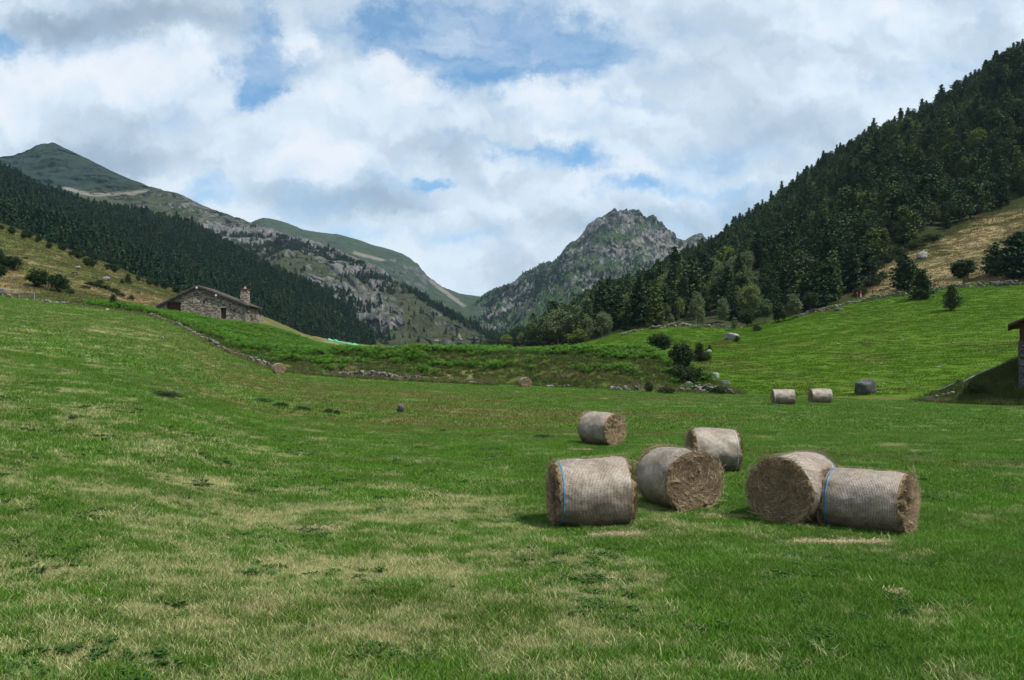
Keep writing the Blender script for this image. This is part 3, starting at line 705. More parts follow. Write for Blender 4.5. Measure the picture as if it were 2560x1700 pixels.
def thin_out(q, r):
    """drops points closer than r (grid hash)"""
    seen = {}; keep = []
    for i, p in enumerate(q):
        c = (int(p[0] // r), int(p[1] // r)); bad = False
        for dx in (-1, 0, 1):
            for dy in (-1, 0, 1):
                for j in seen.get((c[0] + dx, c[1] + dy), ()):
                    if (q[j][0] - p[0]) ** 2 + (q[j][1] - p[1]) ** 2 < r * r: bad = True
        if not bad: seen.setdefault(c, []).append(i); keep.append(i)
    return np.array(keep)

# ------------------------------------------------------------------ grass tufts
def tuft(seed, nb, rad, h0, h1, wd, lean, name, mat, even=1.):
    r = np.random.default_rng(seed); V = []; Fc = []; Hh = []; Br = []
    for i in range(nb):
        a = r.uniform(0, 6.283); q = rad * math.sqrt(r.random()); x, y = q * math.cos(a), q * math.sin(a)
        h = r.uniform(h0, h1); la = r.uniform(0, 6.283); ln = r.uniform(.15, lean) * h; wa = r.uniform(0, 3.14)
        wx, wy = math.cos(wa) * wd / 2, math.sin(wa) * wd / 2; br = .5 + (r.random() - .5) * even; b = len(V)
        cx_, cy_ = math.cos(la) * ln, math.sin(la) * ln
        for t, wk in ((0, 1.), (.55, .8)):
            k = t * t
            V += [(x + cx_ * k - wx * wk, y + cy_ * k - wy * wk, h * t * (1 - .15 * k) - .01), (x + cx_ * k + wx * wk, y + cy_ * k + wy * wk, h * t * (1 - .15 * k) - .01)]; Hh += [t, t]; Br += [br, br]
        V.append((x + cx_, y + cy_, h * .9)); Hh.append(1); Br.append(br)
        Fc += [(b, b + 1, b + 3), (b, b + 3, b + 2), (b + 2, b + 3, b + 4)]
    return mesh_np(name, V, Fc, mat, False, dict(h=np.array(Hh, float), br=np.array(Br, float)))
def field_points(n, y0, y1, margin=1.0, side=.72):
    u = RNG.random(n); a2, b2 = side / 2, margin; c0 = a2 * y0 ** 2 + b2 * y0; c1 = a2 * y1 ** 2 + b2 * y1
    y = (-b2 + np.sqrt(b2 * b2 + 4 * a2 * (c0 + u * (c1 - c0)))) / (2 * a2); x = RNG.uniform(-1, 1, n) * (side * y + margin); return x, y
def grass_layer(name, n, y0, y1, variants, s0, s1, label, side=.72):
    x, y = field_points(n, y0, y1, margin=7., side=side)
    z = meadow_z(x, y); dr = dryness(x, y) + RNG.normal(0, .10, n); bw = brownness(x, y)
    # keep only ground that belongs to the meadow
    px = CX + x / y * F
    ok = y < np.interp(px, [-400, 0, 200, 370, 480, 600, 700, 1080, 1400, 1700, 1840, 2300, 2560, 2900], [104, 102, 101, 97, 93, 90, 88, 87, 84, 78, 77, 76, 71, 68])
    sc = RNG.uniform(s0, s1, n) * (1 - .35 * np.clip(dr, 0, 1)) * (1 + .55 * fbm(np.stack([x * .9, y * .9, x * 0 + 77], -1), 3))
    m = ok & (sc > .2)
    return scatter(name, np.stack([x, y, z], -1)[m], variants, sc[m], attrs=dict(dry=dr[m], brown=bw[m]), label=label, cat='grass', mat=M['blade'])
near = [tuft(i, 30, .10, .03, .095, .0072, 1.1, 'grass_tuft', M['blade']) for i in range(6)]
mid = [tuft(20 + i, 36, .22, .04, .10, .011, 1.1, 'grass_tuft', M['blade'], .75) for i in range(5)]
far = [tuft(40 + i, 34, .5, .05, .12, .03, 1.2, 'grass_tuft', M['blade'], .4) for i in range(4)]
tall = [tuft(60 + i, 14, .10, .09, .20, .0065, 1.3, 'grass_tuft', M['blade']) for i in range(4)]
grass_layer('near_grass', 118000, 4.4, 15, near, .7, 1.3, 'short mown green and straw coloured grass of the near field')
grass_layer('field_grass', 78000, 15, 34, mid, .7, 1.25, 'mown grass across the middle of the hay field')
grass_layer('distant_grass', 68000, 34, 105, far, .7, 1.3, 'short grass over the far hay field and the slope on the left', side=.76)
def clump_layer():
    x, y = field_points(5200, 5.6, 22); n = fbm(np.stack([x * .7, y * .9, x * 0 + 55], -1), 3)
    m = n > .08; x, y = x[m], y[m]; dr = dryness(x, y)
    scatter('long_grass_blades', np.stack([x, y, meadow_z(x, y)], -1), tall, RNG.uniform(.45, 1.05, len(x)), attrs=dict(dry=dr + .35 + RNG.normal(0, .3, len(x)), brown=0 * x), label='thin tufts of longer uncut blades in the near grass', cat='grass', mat=M['blade'])
clump_layer()

# tall dry grass and herbs on the bank and along its stone walls
def mat_stalk():
    s = NT('dry_stalks'); dry = s.attr('dry', 'INSTANCER'); br = s.attr('br')
    c = s.mix(br, (.05, .095, .016), (.10, .125, .035)); dd = s.math('ADD', dry, s.math('MULTIPLY', s.math('SUBTRACT', br, .5), .6))
    c = s.mix(s.mr(dd, .25, .75), c, s.mix(br, (.26, .20, .10), (.19, .165, .075))); return s.out(c, .75, .15, transl=.2)
M['stalk'] = mat_stalk()
rough_t = [tuft(80 + i, 46, .45, .22, .55, .035, .9, 'rough_grass_tuft', M['stalk']) for i in range(4)]
q, k = sample_patch('bank', 20000, lambda px, py, V: (px > 100) & (px < 1860) & (V[:, 1] < 125) & (py < 1000))
px_, py_ = scr(q); crest = line_y([(150, 775), (370, 788), (480, 825), (600, 862), (700, 882), (850, 893), (1080, 893), (1300, 890), (1550, 893), (1700, 925), (1880, 960)], px_)
scatter('rough_bank_grass', q, rough_t, RNG.uniform(.5, 1.05, len(q)), attrs=dict(dry=-.05 + .32 * sstep(-10, 30, py_ - crest) + fbm(q * np.array([.12, .12, .3]), 3) * 1.1), label='rough half dry grass covering the low bank below the bracken', cat='grass', mat=M['stalk'])
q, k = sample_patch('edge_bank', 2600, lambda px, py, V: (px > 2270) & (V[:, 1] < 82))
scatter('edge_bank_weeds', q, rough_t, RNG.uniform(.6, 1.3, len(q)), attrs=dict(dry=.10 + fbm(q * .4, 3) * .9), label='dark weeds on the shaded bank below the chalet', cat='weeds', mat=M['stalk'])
w_px = np.array([170, 250, 310, 372, 430, 480, 540, 600, 650, 700, 850, 1000, 1240]); w_d = np.array([100, 99.5, 98.5, 96, 94, 91.5, 89.8, 88.3, 87.4, 86.8, 86.2, 86, 86.6])
n_ = 2600; u_ = RNG.uniform(170, 1240, n_); u_ = np.where(RNG.random(n_) < .45, RNG.uniform(170, 380, n_), u_); d_ = np.interp(u_, w_px, w_d) + RNG.choice([-1., 1.], n_) * RNG.uniform(.3, 1.9, n_); x_ = (u_ - CX) / F * d_
gz_ = np.array([max(float(meadow_z(a, b)), down(a, b, 'bank', -99)) for a, b in zip(x_, d_)])
scatter('wall_side_grass', np.stack([x_, d_, gz_], -1), rough_t, RNG.uniform(.5, 1.2, n_), attrs=dict(dry=.62 + RNG.normal(0, .25, n_) - .3 * (u_ > 700)), label='tall dry grass and weeds along the rubble walls of the hay field', cat='grass', mat=M['stalk'])
# pasture and hill grass
def mat_hilltuft(name, a, b, c3):
    s = NT(name); dry = s.attr('dry', 'INSTANCER'); br = s.attr('br'); c = s.mix(br, a, b); c = s.mix(s.mr(dry, .2, .8), c, c3); return s.out(c, .8, .1, transl=.2)
M['ptuft'] = mat_hilltuft('pasture_tuft', (.066, .160, .010), (.115, .215, .015), (.115, .125, .03))
M['dtuft'] = mat_hilltuft('dry_hill_tuft', (.09, .115, .032), (.14, .135, .048), (.22, .175, .085))
pt = [tuft(100 + i, 30, .6, .06, .16, .05, 1.3, 'pasture_tuft', M['ptuft'], .5) for i in range(4)]
q, k = sample_patch('pasture', 34000, lambda px, py, V: (px > 1370) & (V[:, 1] < 225) & (V[:, 1] > 79))
scatter('pasture_grass', q, pt, RNG.uniform(.7, 1.5, len(q)) * (1 + .4 * fbm(q * .3, 3)), attrs=dict(dry=fbm(q * np.array([.10, .04, .3]), 5, gain=.6) * 1.6 + .05 + .45 * np.exp(-((scr(q)[1] - line_y([(1700, 900), (2000, 880), (2560, 850)], scr(q)[0])) / 38) ** 2)), label='bright green cropped grass of the sloping pasture', cat='grass', mat=M['ptuft'])
dt = [tuft(110 + i, 26, .8, .12, .35, .08, 1.1, 'hill_tuft', M['dtuft']) for i in range(4)]
q, k = sample_patch('dry_hill', 16000, lambda px, py, V: (px < 560) & (V[:, 1] < 340) & (V[:, 1] > 125))
scatter('dry_hill_grass', q, dt, RNG.uniform(.7, 1.5, len(q)), attrs=dict(dry=.25 + fbm(q * np.array([.03, .03, .12]), 4) * 1.3), label='yellowing grass on the open hillside at the left', cat='grass', mat=M['dtuft'])
q, k = sample_patch('hillside', 9000, lambda px, py, V: (px > 2120) & (py > line_y(FOREST_EDGE, px) - 6) & (V[:, 1] < 275))
scatter('dry_slope_grass', q, dt, RNG.uniform(.7, 1.4, len(q)), attrs=dict(dry=.5 + fbm(q * np.array([.05, .05, .1]), 4) * 1.2), label='straw coloured grass on the slope under the right forest', cat='grass', mat=M['dtuft'])

# ------------------------------------------------------------------ bracken
def fern(seed):
    r = np.random.default_rng(seed); V = []; Fc = []; vv = []
    for i in range(11):
        a = r.uniform(0, 6.283); L = r.uniform(.45, .8); H = r.uniform(.45, .85); c, s_ = math.cos(a), math.sin(a)
        for k in range(7):
            t = .25 + .75 * k / 7; x = L * t ** 1.6; z = H * (math.sin(t * 1.9) / .95) ; w = .20 * (1 - t) ** .7 + .03
            dz = .05; bx, by = c * x, s_ * x; g = r.uniform(-.03, .03)
            for sd in (-1, 1):
                b = len(V); V += [(bx - c * .03, by - s_ * .03, z), (bx + c * .07, by + s_ * .07, z + g), (bx - s_ * sd * w + c * .05, by + c * sd * w + s_ * .05, z - dz + g)]
                Fc.append((b, b + 1, b + 2)); vv += [r.random()] * 3
    return mesh_np('bracken_plant', V, Fc, M['fern'], False, dict(v=np.array(vv)))
def mat_fern():
    s = NT('bracken'); rnd = s.n('ShaderNodeObjectInfo').outputs['Random']; v = s.attr('v')
    c = s.mix(v, (.044, .145, .006), (.088, .225, .009)); c = s.mix(s.mr(rnd, .75, 1.), c, (.12, .21, .02)); return s.out(c, .6, .2, transl=.25)
M['fern'] = mat_fern()
ferns = [fern(i) for i in range(5)]
def fern_w(px, py, V):
    n = fbm(np.stack([V[:, 0] * .16, V[:, 1] * .22, V[:, 1] * 0 + 5], -1), 4)
    lo = line_y([(150, 770), (240, 768), (370, 786), (480, 826), (560, 853), (640, 872), (760, 896), (900, 888), (1080, 886), (1300, 882), (1450, 890), (1550, 900), (1640, 905), (1700, 925), (1760, 945)], px)
    dens = sstep(4, -8, py - lo)
    low = sstep(-.06, .20, n) * sstep(62, 12, py - lo) * .8 * (px > 560)
    return np.clip(np.maximum(dens, low), 0, 1) * (px > 215) * (px < 1790)
q, k = sample_patch('bank', lambda A: min(34000, A * 3.6), lambda px, py, V: (py < 1000) & (V[:, 1] < 153), fern_w)
scatter('bracken', q, ferns, RNG.uniform(.6, 1.1, len(q)) * np.interp(q[:, 1], [100, 125], [1., .7]), rx=RNG.normal(0, .12, len(q)), label='dense bright green bracken over the bank in front of the stone barn', cat='bracken', mat=M['fern'])

# ------------------------------------------------------------------ tree meshes
def quads(C, size, r, flat=.0, stretch=1.4):
    n = len(C); a = r.normal(size=(n, 3)); a[:, 2] *= (1 - flat); a /= np.linalg.norm(a, axis=1)[:, None]
    b = r.normal(size=(n, 3)); b -= (b * a).sum(1)[:, None] * a; b /= np.linalg.norm(b, axis=1)[:, None]
    s = (size * r.uniform(.6, 1.4, n))[:, None]; u = a * s * stretch * .5; v = b * s * .5
    V = np.stack([C - u, C - v * .8, C + u, C + v], 1).reshape(-1, 3)
    return V, np.arange(4 * n).reshape(n, 4)
def crown_conifer(seed, H, Rr, base, power, clumps=6, nq=6, size=.42, levels=24, droop=-.15, nb=7, irregular=.25):
    r = np.random.default_rng(seed); C = []; val = []
    az0 = r.uniform(0, 6.283); lobe = r.uniform(.75, 1.2, 8)
    for li in range(levels):
        t = li / (levels - 1); h = H * (base + (1 - base) * t) ; prof = max(.03, (1 - t) ** power) * (1 if t > .12 else .75 + t * 2)
        for k in range(nb if t < .85 else 4):
            a = az0 + li * 2.4 + k * 6.283 / nb + r.normal(0, .25)
            L = Rr * prof * r.uniform(1 - irregular * 1.6, 1 + irregular * .6) * lobe[int((a % 6.283) / 6.283 * 8) % 8]
            m = max(2, int(clumps * (.35 + .65 * L / Rr)))
            for j in range(m):
                f = (.3 + .7 * (j + r.random()) / m)
                p = np.array([math.cos(a) * L * f, math.sin(a) * L * f, h + droop * L * f + .10 * L * f * f + r.normal(0, .10)])
                C += list(p + r.normal(0, .16 + .14 * f, (nq, 3)) * [1, 1, .6]); val += [r.random()] * nq
    C = np.array(C); V, Fc = quads(C, size, r, .25); return V, Fc, np.repeat(val, 4)
def crown_clusters(seed, H, Rr, base, ncl=60, nq=55, size=.28, cl=.9, top=1., flat=.85):
    r = np.random.default_rng(seed); C = []; val = []
    ch = H * (1 - base) / 2; cz = H * base + ch
    for i in range(ncl):
        d = r.normal(size=3); d /= np.linalg.norm(d); q = r.uniform(.06, 1.) ** .45
        hz = d[2] * q; k = 1 - .35 * max(hz, 0) * top
        p = np.array([d[0] * Rr * q * k, d[1] * Rr * q * k, cz + ch * hz * .95]); s_ = cl * r.uniform(.5, 1.1)
        C += list(p + r.normal(0, .5 * s_, (nq, 3)) * [1, 1, flat]); val += [r.random()] * nq
    C = np.array(C); C[:, 2] = np.maximum(C[:, 2], H * base * .8 + .05); V, Fc = quads(C, size, r, .0); return V, Fc, np.repeat(val, 4)
def trunk_geo(seed, H, r0, lean=.03, limbs=5, base=.3, n=7, Rr=2.):
    r = np.random.default_rng(seed); mb = MB(); pts = []; x = y = 0
    for i in range(7):
        t = i / 6; pts.append((x, y, H * .96 * t - .25 * (i == 0))); x += r.normal(0, lean) * H / 6; y += r.normal(0, lean) * H / 6
    mb.tube(pts, [r0 * (1.25 if i == 0 else 1) * (1 - .93 * i / 6) for i in range(7)], n)
    for k in range(limbs):
        f = base + (1 - base) * (k + .3) / limbs * .8; i = min(5, int(f * 6)); p = Vector(pts[i]).lerp(Vector(pts[i + 1]), f * 6 - i); a = r.uniform(0, 6.283); L = Rr * (1.1 - f) * .9
        e = p + Vector((math.cos(a) * L, math.sin(a) * L, L * .55)); mb.tube([p, p.lerp(e, .5) + Vector((0, 0, -.05 * L)), e], [r0 * .4 * (1 - f * .5), r0 * .25, r0 * .08], 5)
    V = np.array([tuple(v) for v in mb.v]); Fc = []
    for f in mb.f:
        if len(f) == 4: Fc.append(f)
        else: Fc += [(f[0], f[j], f[j + 1], f[j + 1]) for j in range(1, len(f) - 1)]
    Fc = [f if f[2] != f[3] else (f[0], f[1], f[2]) for f in Fc]
    return V, Fc
def mesh_mixed(name, V, Fc, mat, smooth=True):
    me = bpy.data.meshes.new(name); me.from_pydata([tuple(map(float, v)) for v in V], [], [tuple(map(int, f)) for f in Fc]); me.materials.append(mat)
    me.polygons.foreach_set('use_smooth', [smooth] * len(Fc)); me.update(); return me
M['bark'] = mat_noise('pine_bark', (.07, .05, .035), (.13, .10, .075), 3., .95, .03)
M['birchbark'] = mat_noise('birch_bark', (.42, .41, .38), (.20, .19, .17), 2.5, .8, .01)
M['pine'] = mat_leaf('pine_needles', (.018, .052, .018), (.054, .098, .028), (.095, .145, .032), .10, (.86, .97))
M['pineyoung'] = mat_leaf('young_pine_needles', (.024, .052, .014), (.036, .070, .018), None, .10)
M['farpine'] = mat_leaf('distant_needles', (.016, .050, .030), (.038, .082, .038), (.075, .100, .045), .08, (.90, 1.))
M['birch'] = mat_leaf('birch_leaves', (.125, .190, .075), (.200, .250, .120), (.18, .24, .06), .3, (.7, .9))
M['broad'] = mat_leaf('broad_leaves', (.115, .180, .025), (.150, .210, .032), None, .2)
M['shrub'] = mat_leaf('shrub_leaves', (.030, .052, .014), (.045, .068, .02), None, .12)
KIND = {}
def kind(name, crowns, trunks, leaf, bark, H):
    KIND[name] = dict(c=[mesh_np(name + '_crown', V, Fc, leaf, False, dict(v=v)) for V, Fc, v in crowns], t=[mesh_mixed(name + '_trunk', V, Fc, bark) for V, Fc in trunks], H=H)
# pines of 12 m, some slim and pointed, some broad
kind('pine', [crown_conifer(1, 12, 2.9, .08, .62, size=.40, irregular=.35), crown_conifer(2, 11, 3.4, .10, .46, size=.42, irregular=.5, droop=.05), crown_conifer(3, 12, 2.5, .06, .85, size=.38), crown_conifer(4, 10, 3.5, .12, .38, size=.44, irregular=.6, droop=.1), crown_conifer(5, 12, 3.0, .10, .55, size=.40, irregular=.45), crown_clusters(6, 10.5, 3.2, .10, 90, 48, .36, 1.3, 1.3, .9)],
     [trunk_geo(i, (11.5, 10.5, 11.5, 9.3, 11.3, 9.6)[i], .17) for i in range(6)], M['pine'], M['bark'], 12)
kind('roundpine', [crown_clusters(11, 6, 2.4, .18, 70, 60, .26, .9, .6), crown_clusters(12, 6, 2.1, .10, 70, 60, .25, .9, 1.2), crown_clusters(13, 6, 2.7, .12, 80, 60, .26, .9, .4), crown_clusters(14, 6, 2.0, .30, 70, 60, .24, .7, .4)],
     [trunk_geo(20 + i, 4.8, .16, .05, 9, .2, Rr=2.3) for i in range(4)], M['pineyoung'], M['bark'], 6)
kind('youngpine', [crown_conifer(31, 5, 1.9, .06, .7, 5, 7, .22, 18, .15, 7, .35), crown_conifer(32, 5, 1.7, .10, .55, 5, 7, .2, 18, .3, 7, .4), crown_conifer(33, 5, 1.4, .14, .6, 5, 6, .2, 16, .35, 6, .5)],
     [trunk_geo(40 + i, 4.7, .10, .04, 6, .1, Rr=1.4) for i in range(3)], M['pineyoung'], M['bark'], 5)
kind('birch', [crown_clusters(51, 10, 2.3, .18, 80, 55, .28, .9, 1.4, 1.1), crown_clusters(52, 10, 2.0, .22, 75, 50, .26, .8, 1.6, 1.2), crown_clusters(53, 10, 2.7, .15, 90, 55, .28, 1.0, 1.2, 1.)],
     [trunk_geo(60 + i, 9.6, .12, .04, 8, .2, Rr=2.) for i in range(3)], M['birch'], M['birchbark'], 10)
kind('slimbirch', [crown_clusters(54, 8, 1.1, .10, 50, 45, .22, .55, 1.8, 1.3), crown_clusters(55, 8, .9, .16, 45, 40, .22, .5, 1.8, 1.3)],
     [trunk_geo(70 + i, 7.8, .07, .03, 6, .2, Rr=1.) for i in range(2)], M['birch'], M['birchbark'], 8)
kind('broad', [crown_clusters(56, 9, 3.1, .15, 90, 55, .3, 1.0, .6, .9)], [trunk_geo(75, 8, .18, .04, 8, .2, Rr=2.5)], M['broad'], M['bark'], 9)
kind('shrub', [crown_clusters(57, 2, 1.5, .0, 45, 50, .14, .6, .6, .7), crown_clusters(58, 2, 1.9, .0, 55, 50, .14, .6, .3, .6), crown_clusters(59, 2, 1.1, .0, 40, 50, .13, .5, 1., .9)],
     [trunk_geo(80 + i, 1.5, .05, .05, 7, .05, Rr=1.2) for i in range(3)], M['shrub'], M['bark'], 2)
def tree(kd, loc, h, label, name, cat='tree', group=None, rz=None, var=None, wide=1., lean=None, trunk=True):
    K = KIND[kd]; var = random.randrange(len(K['c'])) if var is None else var
    e = empty(name, loc, random.uniform(0, 6.283) if rz is None else rz, label=label, cat=cat, group=group)
    s_ = h / K['H']; e.scale = (s_ * wide, s_ * wide, s_)
    if lean: e.rotation_euler = (lean[0], lean[1], 0 if rz is None else rz)
    obj('crown', K['c'][var], e)
    if trunk: obj('trunk', K['t'][min(var, len(K['t']) - 1)], e)
    return e
def joined(kd, lite=None):
    out = []
    for i, c in enumerate(KIND[kd]['c']):
        t = KIND[kd]['t'][min(i, len(KIND[kd]['t']) - 1)]
        bm = bmesh.new(); bm.from_mesh(c); n0 = len(bm.faces); bm.from_mesh(t); bm.faces.ensure_lookup_table()
        for f in bm.faces[n0:]: f.material_index = 1
        me = bpy.data.meshes.new('forest_' + kd); bm.to_mesh(me); bm.free(); me.materials.append(c.materials[0]); me.materials.append(t.materials[0]); out.append(me)
    return out

# ------------------------------------------------------------------ right forest: the 300 largest pines are things, the rest one mass
def forest_ok(px, py, V): return (py < line_y(FOREST_EDGE, px) - 2) & (px > 1200)
q, k = sample_patch('hillside', 16000, forest_ok, margin=(1150, 2800))
q = q[thin_out(q, 4.1)]
px_, py_ = scr(q)
far_k = np.interp(q[:, 1], [250, 550], [1, .85])
size = far_k * np.clip(1 + .35 * fbm(q * np.array([.02, .02, .02]), 3) + RNG.normal(0, .24, len(q)), .45, 1.6)
front = py_ > line_y(FOREST_EDGE, px_) - 30
low = (px_ < 1900) & (py_ > np.interp(px_, [1250, 1350, 1500, 1700, 1900], [820, 780, 715, 690, 690]))
isb = ((RNG.random(len(q)) < .42) & low) | ((RNG.random(len(q)) < .035) & (px_ < 2250) & (py_ > 480))
isbr = ~isb & (RNG.random(len(q)) < .022)
pi = np.where(~isb & ~isbr)[0]; pi = pi[(px_[pi] > 1240) & (px_[pi] < 2600)]
big = pi[np.argsort(-(size[pi] / q[pi, 1]))][:285]; bigset = set(big.tolist())
for i in big:
    tree('pine', tuple(q[i] - [0, 0, .2]), 12 * size[i] * random.uniform(.85, 1.1), 'dark green pine standing among others at the foot of the right hillside forest', 'pine_tree', 'pine', 'pines at the foot of the right hillside forest', wide=random.uniform(.95, 1.35))
bi = np.where(isb & (px_ > 1240) & (px_ < 2600))[0]
for i in bi[np.argsort(q[bi, 1])][:230]:
    tree('birch', tuple(q[i] - [0, 0, .2]), 9.5 * size[i] * random.uniform(.8, 1.1), 'pale grey green birch growing among the dark pines of the right hillside', 'birch_tree', 'birch', 'birches in the right hillside forest', wide=random.uniform(.9, 1.3)); bigset.add(int(i))
for i in np.where(isbr & (px_ > 1240) & (px_ < 2600))[0]:
    tree('broad', tuple(q[i] - [0, 0, .2]), 9 * size[i] * random.uniform(.8, 1.1), 'bright yellow green leafy tree showing among the dark forest pines', 'leafy_tree', 'leafy tree', 'bright leafy trees in the right hillside forest', wide=random.uniform(.9, 1.3)); bigset.add(int(i))
rest = np.array([i for i in range(len(q)) if i not in bigset])
scatter('hillside_forest', q[rest] - [0, 0, .2], joined('pine'), size[rest] * RNG.uniform(.85, 1.1, len(rest)), label='dense dark pine forest covering the steep hillside at the right', cat='forest', mat=M['pine'])

# left forest: far off, reads as one mass
lowpoly = [mesh_np('far_conifer', V, Fc, M['farpine'], False, dict(v=v)) for V, Fc, v in
           [crown_conifer(200 + i, 12, w, .04, pw, 3, 3, .95, 11, -.1, 6, .35) for i, (w, pw) in enumerate(((2.9, .7), (3.5, .5), (2.5, .9), (3.8, .45)))]]
wide_low = [mesh_np('far_shrub', V, Fc, M['farpine'], False, dict(v=v)) for V, Fc, v in [crown_conifer(220 + i, 9, w, .02, pw, 3, 3, 1.3, 8, 0., 6, .4) for i, (w, pw) in enumerate(((3.8, .6), (4.6, .5), (3.2, .8)))]]
lf_top = [(0, 425), (65, 450), (141, 477), (217, 504), (358, 531), (466, 558), (564, 607), (650, 656), (759, 700), (845, 759), (910, 824), (950, 860)]
q, k = sample_patch('forested_hill', 52000, lambda px, py, V: (V[:, 1] > 300), margin=(-200, 935))
q = q[thin_out(q, 3.0)]
gap = fbm(q * np.array([.012, .012, .012]), 4)
q = q[(gap < .30) | (RNG.random(len(q)) < .45)]
scatter('left_hill_forest', q, lowpoly, np.clip(RNG.normal(.62, .17, len(q)), .25, 1.1), label='dark conifer forest covering the long ridge at the left', cat='forest', mat=M['farpine'])
# scattered conifers on the mountainsides
def mt_w(px, py, V): return sstep(.0, .22, fbm(V * .007 + 3, 5, gain=.6)) + .03
q1, _ = sample_patch('left_mountain', 5500, lambda px, py, V: (px > 420) & (py > line_y(lm_ridge, px) + 3) & ((py > 575) | (px > 560)) & (V[:, 1] < 1700), mt_w)
q2, _ = sample_patch('right_peak', 11000, lambda px, py, V: (px < 1900) & (px > 1120) & (py > 640), lambda px, py, V: mt_w(px, py, V) * sstep(640, 720, py))
e = np.stack([np.interp(np.linspace(0, 1, 500), [0, .3, .6, 1], a_) for a_ in ([1010, 1084, 1149, 1262], [705, 757, 792, 855])], -1)
q3 = [hit(a_ + random.uniform(-6, 6), b_ + random.uniform(3, 14), 'left_mountain') for a_, b_ in e]; q3 = np.array([tuple(h_) for h_ in q3 if h_])
band = lambda px, py, V: np.exp(-((py - line_y([(1180, 800), (1240, 760), (1300, 735), (1400, 680), (1440, 650), (1500, 610)], px)) / 26) ** 2) * (px < 1420) + .9 * np.exp(-((py - line_y([(1500, 640), (1560, 600 + 55), (1640, 625 + 40), (1760, 700)], px)) / 14) ** 2) * (px > 1500) + .5 * np.exp(-((py - line_y([(1300, 860), (1500, 760), (1700, 700)], px)) / 25) ** 2)
q4, _ = sample_patch('right_peak', 5200, lambda px, py, V: (px > 1160) & (px < 1800) & (py > 640), lambda px, py, V: band(px, py, V) * sstep(-.15, .1, fbm(V * .01, 3)))
qq = np.concatenate([q1, q2, q3, q4])
scatter('mountain_conifers', qq, lowpoly + wide_low + wide_low, np.clip(RNG.normal(.55, .2, len(qq)), .25, 1.), label='scattered small dark conifers on the rocky mountainsides', cat='forest', mat=M['farpine'])
#=== PART3
# ------------------------------------------------------------------ hay bales
def mat_net():
    s = NT('bale_net_wrap'); tc = s.n('ShaderNodeTexCoord').outputs['Object']; sp = s.n('ShaderNodeSeparateXYZ'); s.l(tc, sp.inputs[0])
    ring = s.math('SINE', s.math('MULTIPLY', sp.outputs[0], 2 * math.pi / .024)); ring = s.mr(ring, -.2, .8)
    n1 = s.noise(tc, 2.2, 5, .6); n2 = s.noise(tc, 34, 5, .75); fib = s.noise(s.scaled(tc, 9, 60, 60), 1., 4, .7)
    hay = s.mix(s.mr(n2, .3, .7), (.12, .08, .045), (.36, .26, .16))
    net = s.mix(s.mr(n1, .3, .7), (.78, .78, .78), (.50, .48, .46))
    c = s.mix(s.math('MULTIPLY', ring, s.mr(s.noise(tc, 2.6, 4, .6), .35, .65, .35, .85)), hay, net)
    c = s.mix(s.mr(n2, .35, .65, .35, 0), c, (.16, .12, .08))
    c = s.mix(s.mr(s.noise(tc, 3.0, 7, .72), .42, .64, 0, .8), c, s.mix(1., c, (.45, .42, .40), 'MULTIPLY'))
    c = s.mix(s.mr(fib, .45, .7, 0, .3), c, (.52, .44, .33))
    # shade of the lower flank painted into the net colour, browner, ragged edge
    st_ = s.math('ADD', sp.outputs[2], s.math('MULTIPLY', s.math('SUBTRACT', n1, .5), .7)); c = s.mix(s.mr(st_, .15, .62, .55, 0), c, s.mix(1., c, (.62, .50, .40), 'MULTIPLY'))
    return s.out(c, s.mr(ring, 0, 1, .62, .42), .55, s.math('ADD', s.math('MULTIPLY', ring, .6), n2), .55, .012)
def mat_hay():
    s = NT('hay'); tc = s.n('ShaderNodeTexCoord').outputs['Object']; v = s.attr('v')
    n = s.noise(tc, 26, 6, .75); c = s.mix(s.mr(n, .3, .7), (.13, .083, .045), (.37, .27, .16)); c = s.mix(s.mr(v, 0, 1, 0, .9), c, s.mix(v, (.16, .10, .052), (.80, .65, .42)))
    return s.out(c, .85, .15, n, .9, .03)
M['net'] = mat_net(); M['hay'] = mat_hay(); M['blueband'] = mat_noise('blue_edge_net', (.03, .13, .24), (.09, .25, .38), 20, .5, .004, .4, True)
M['greyband'] = mat_noise('pale_edge_net', (.30, .36, .42), (.42, .46, .50), 20, .5, .004, .4, True)
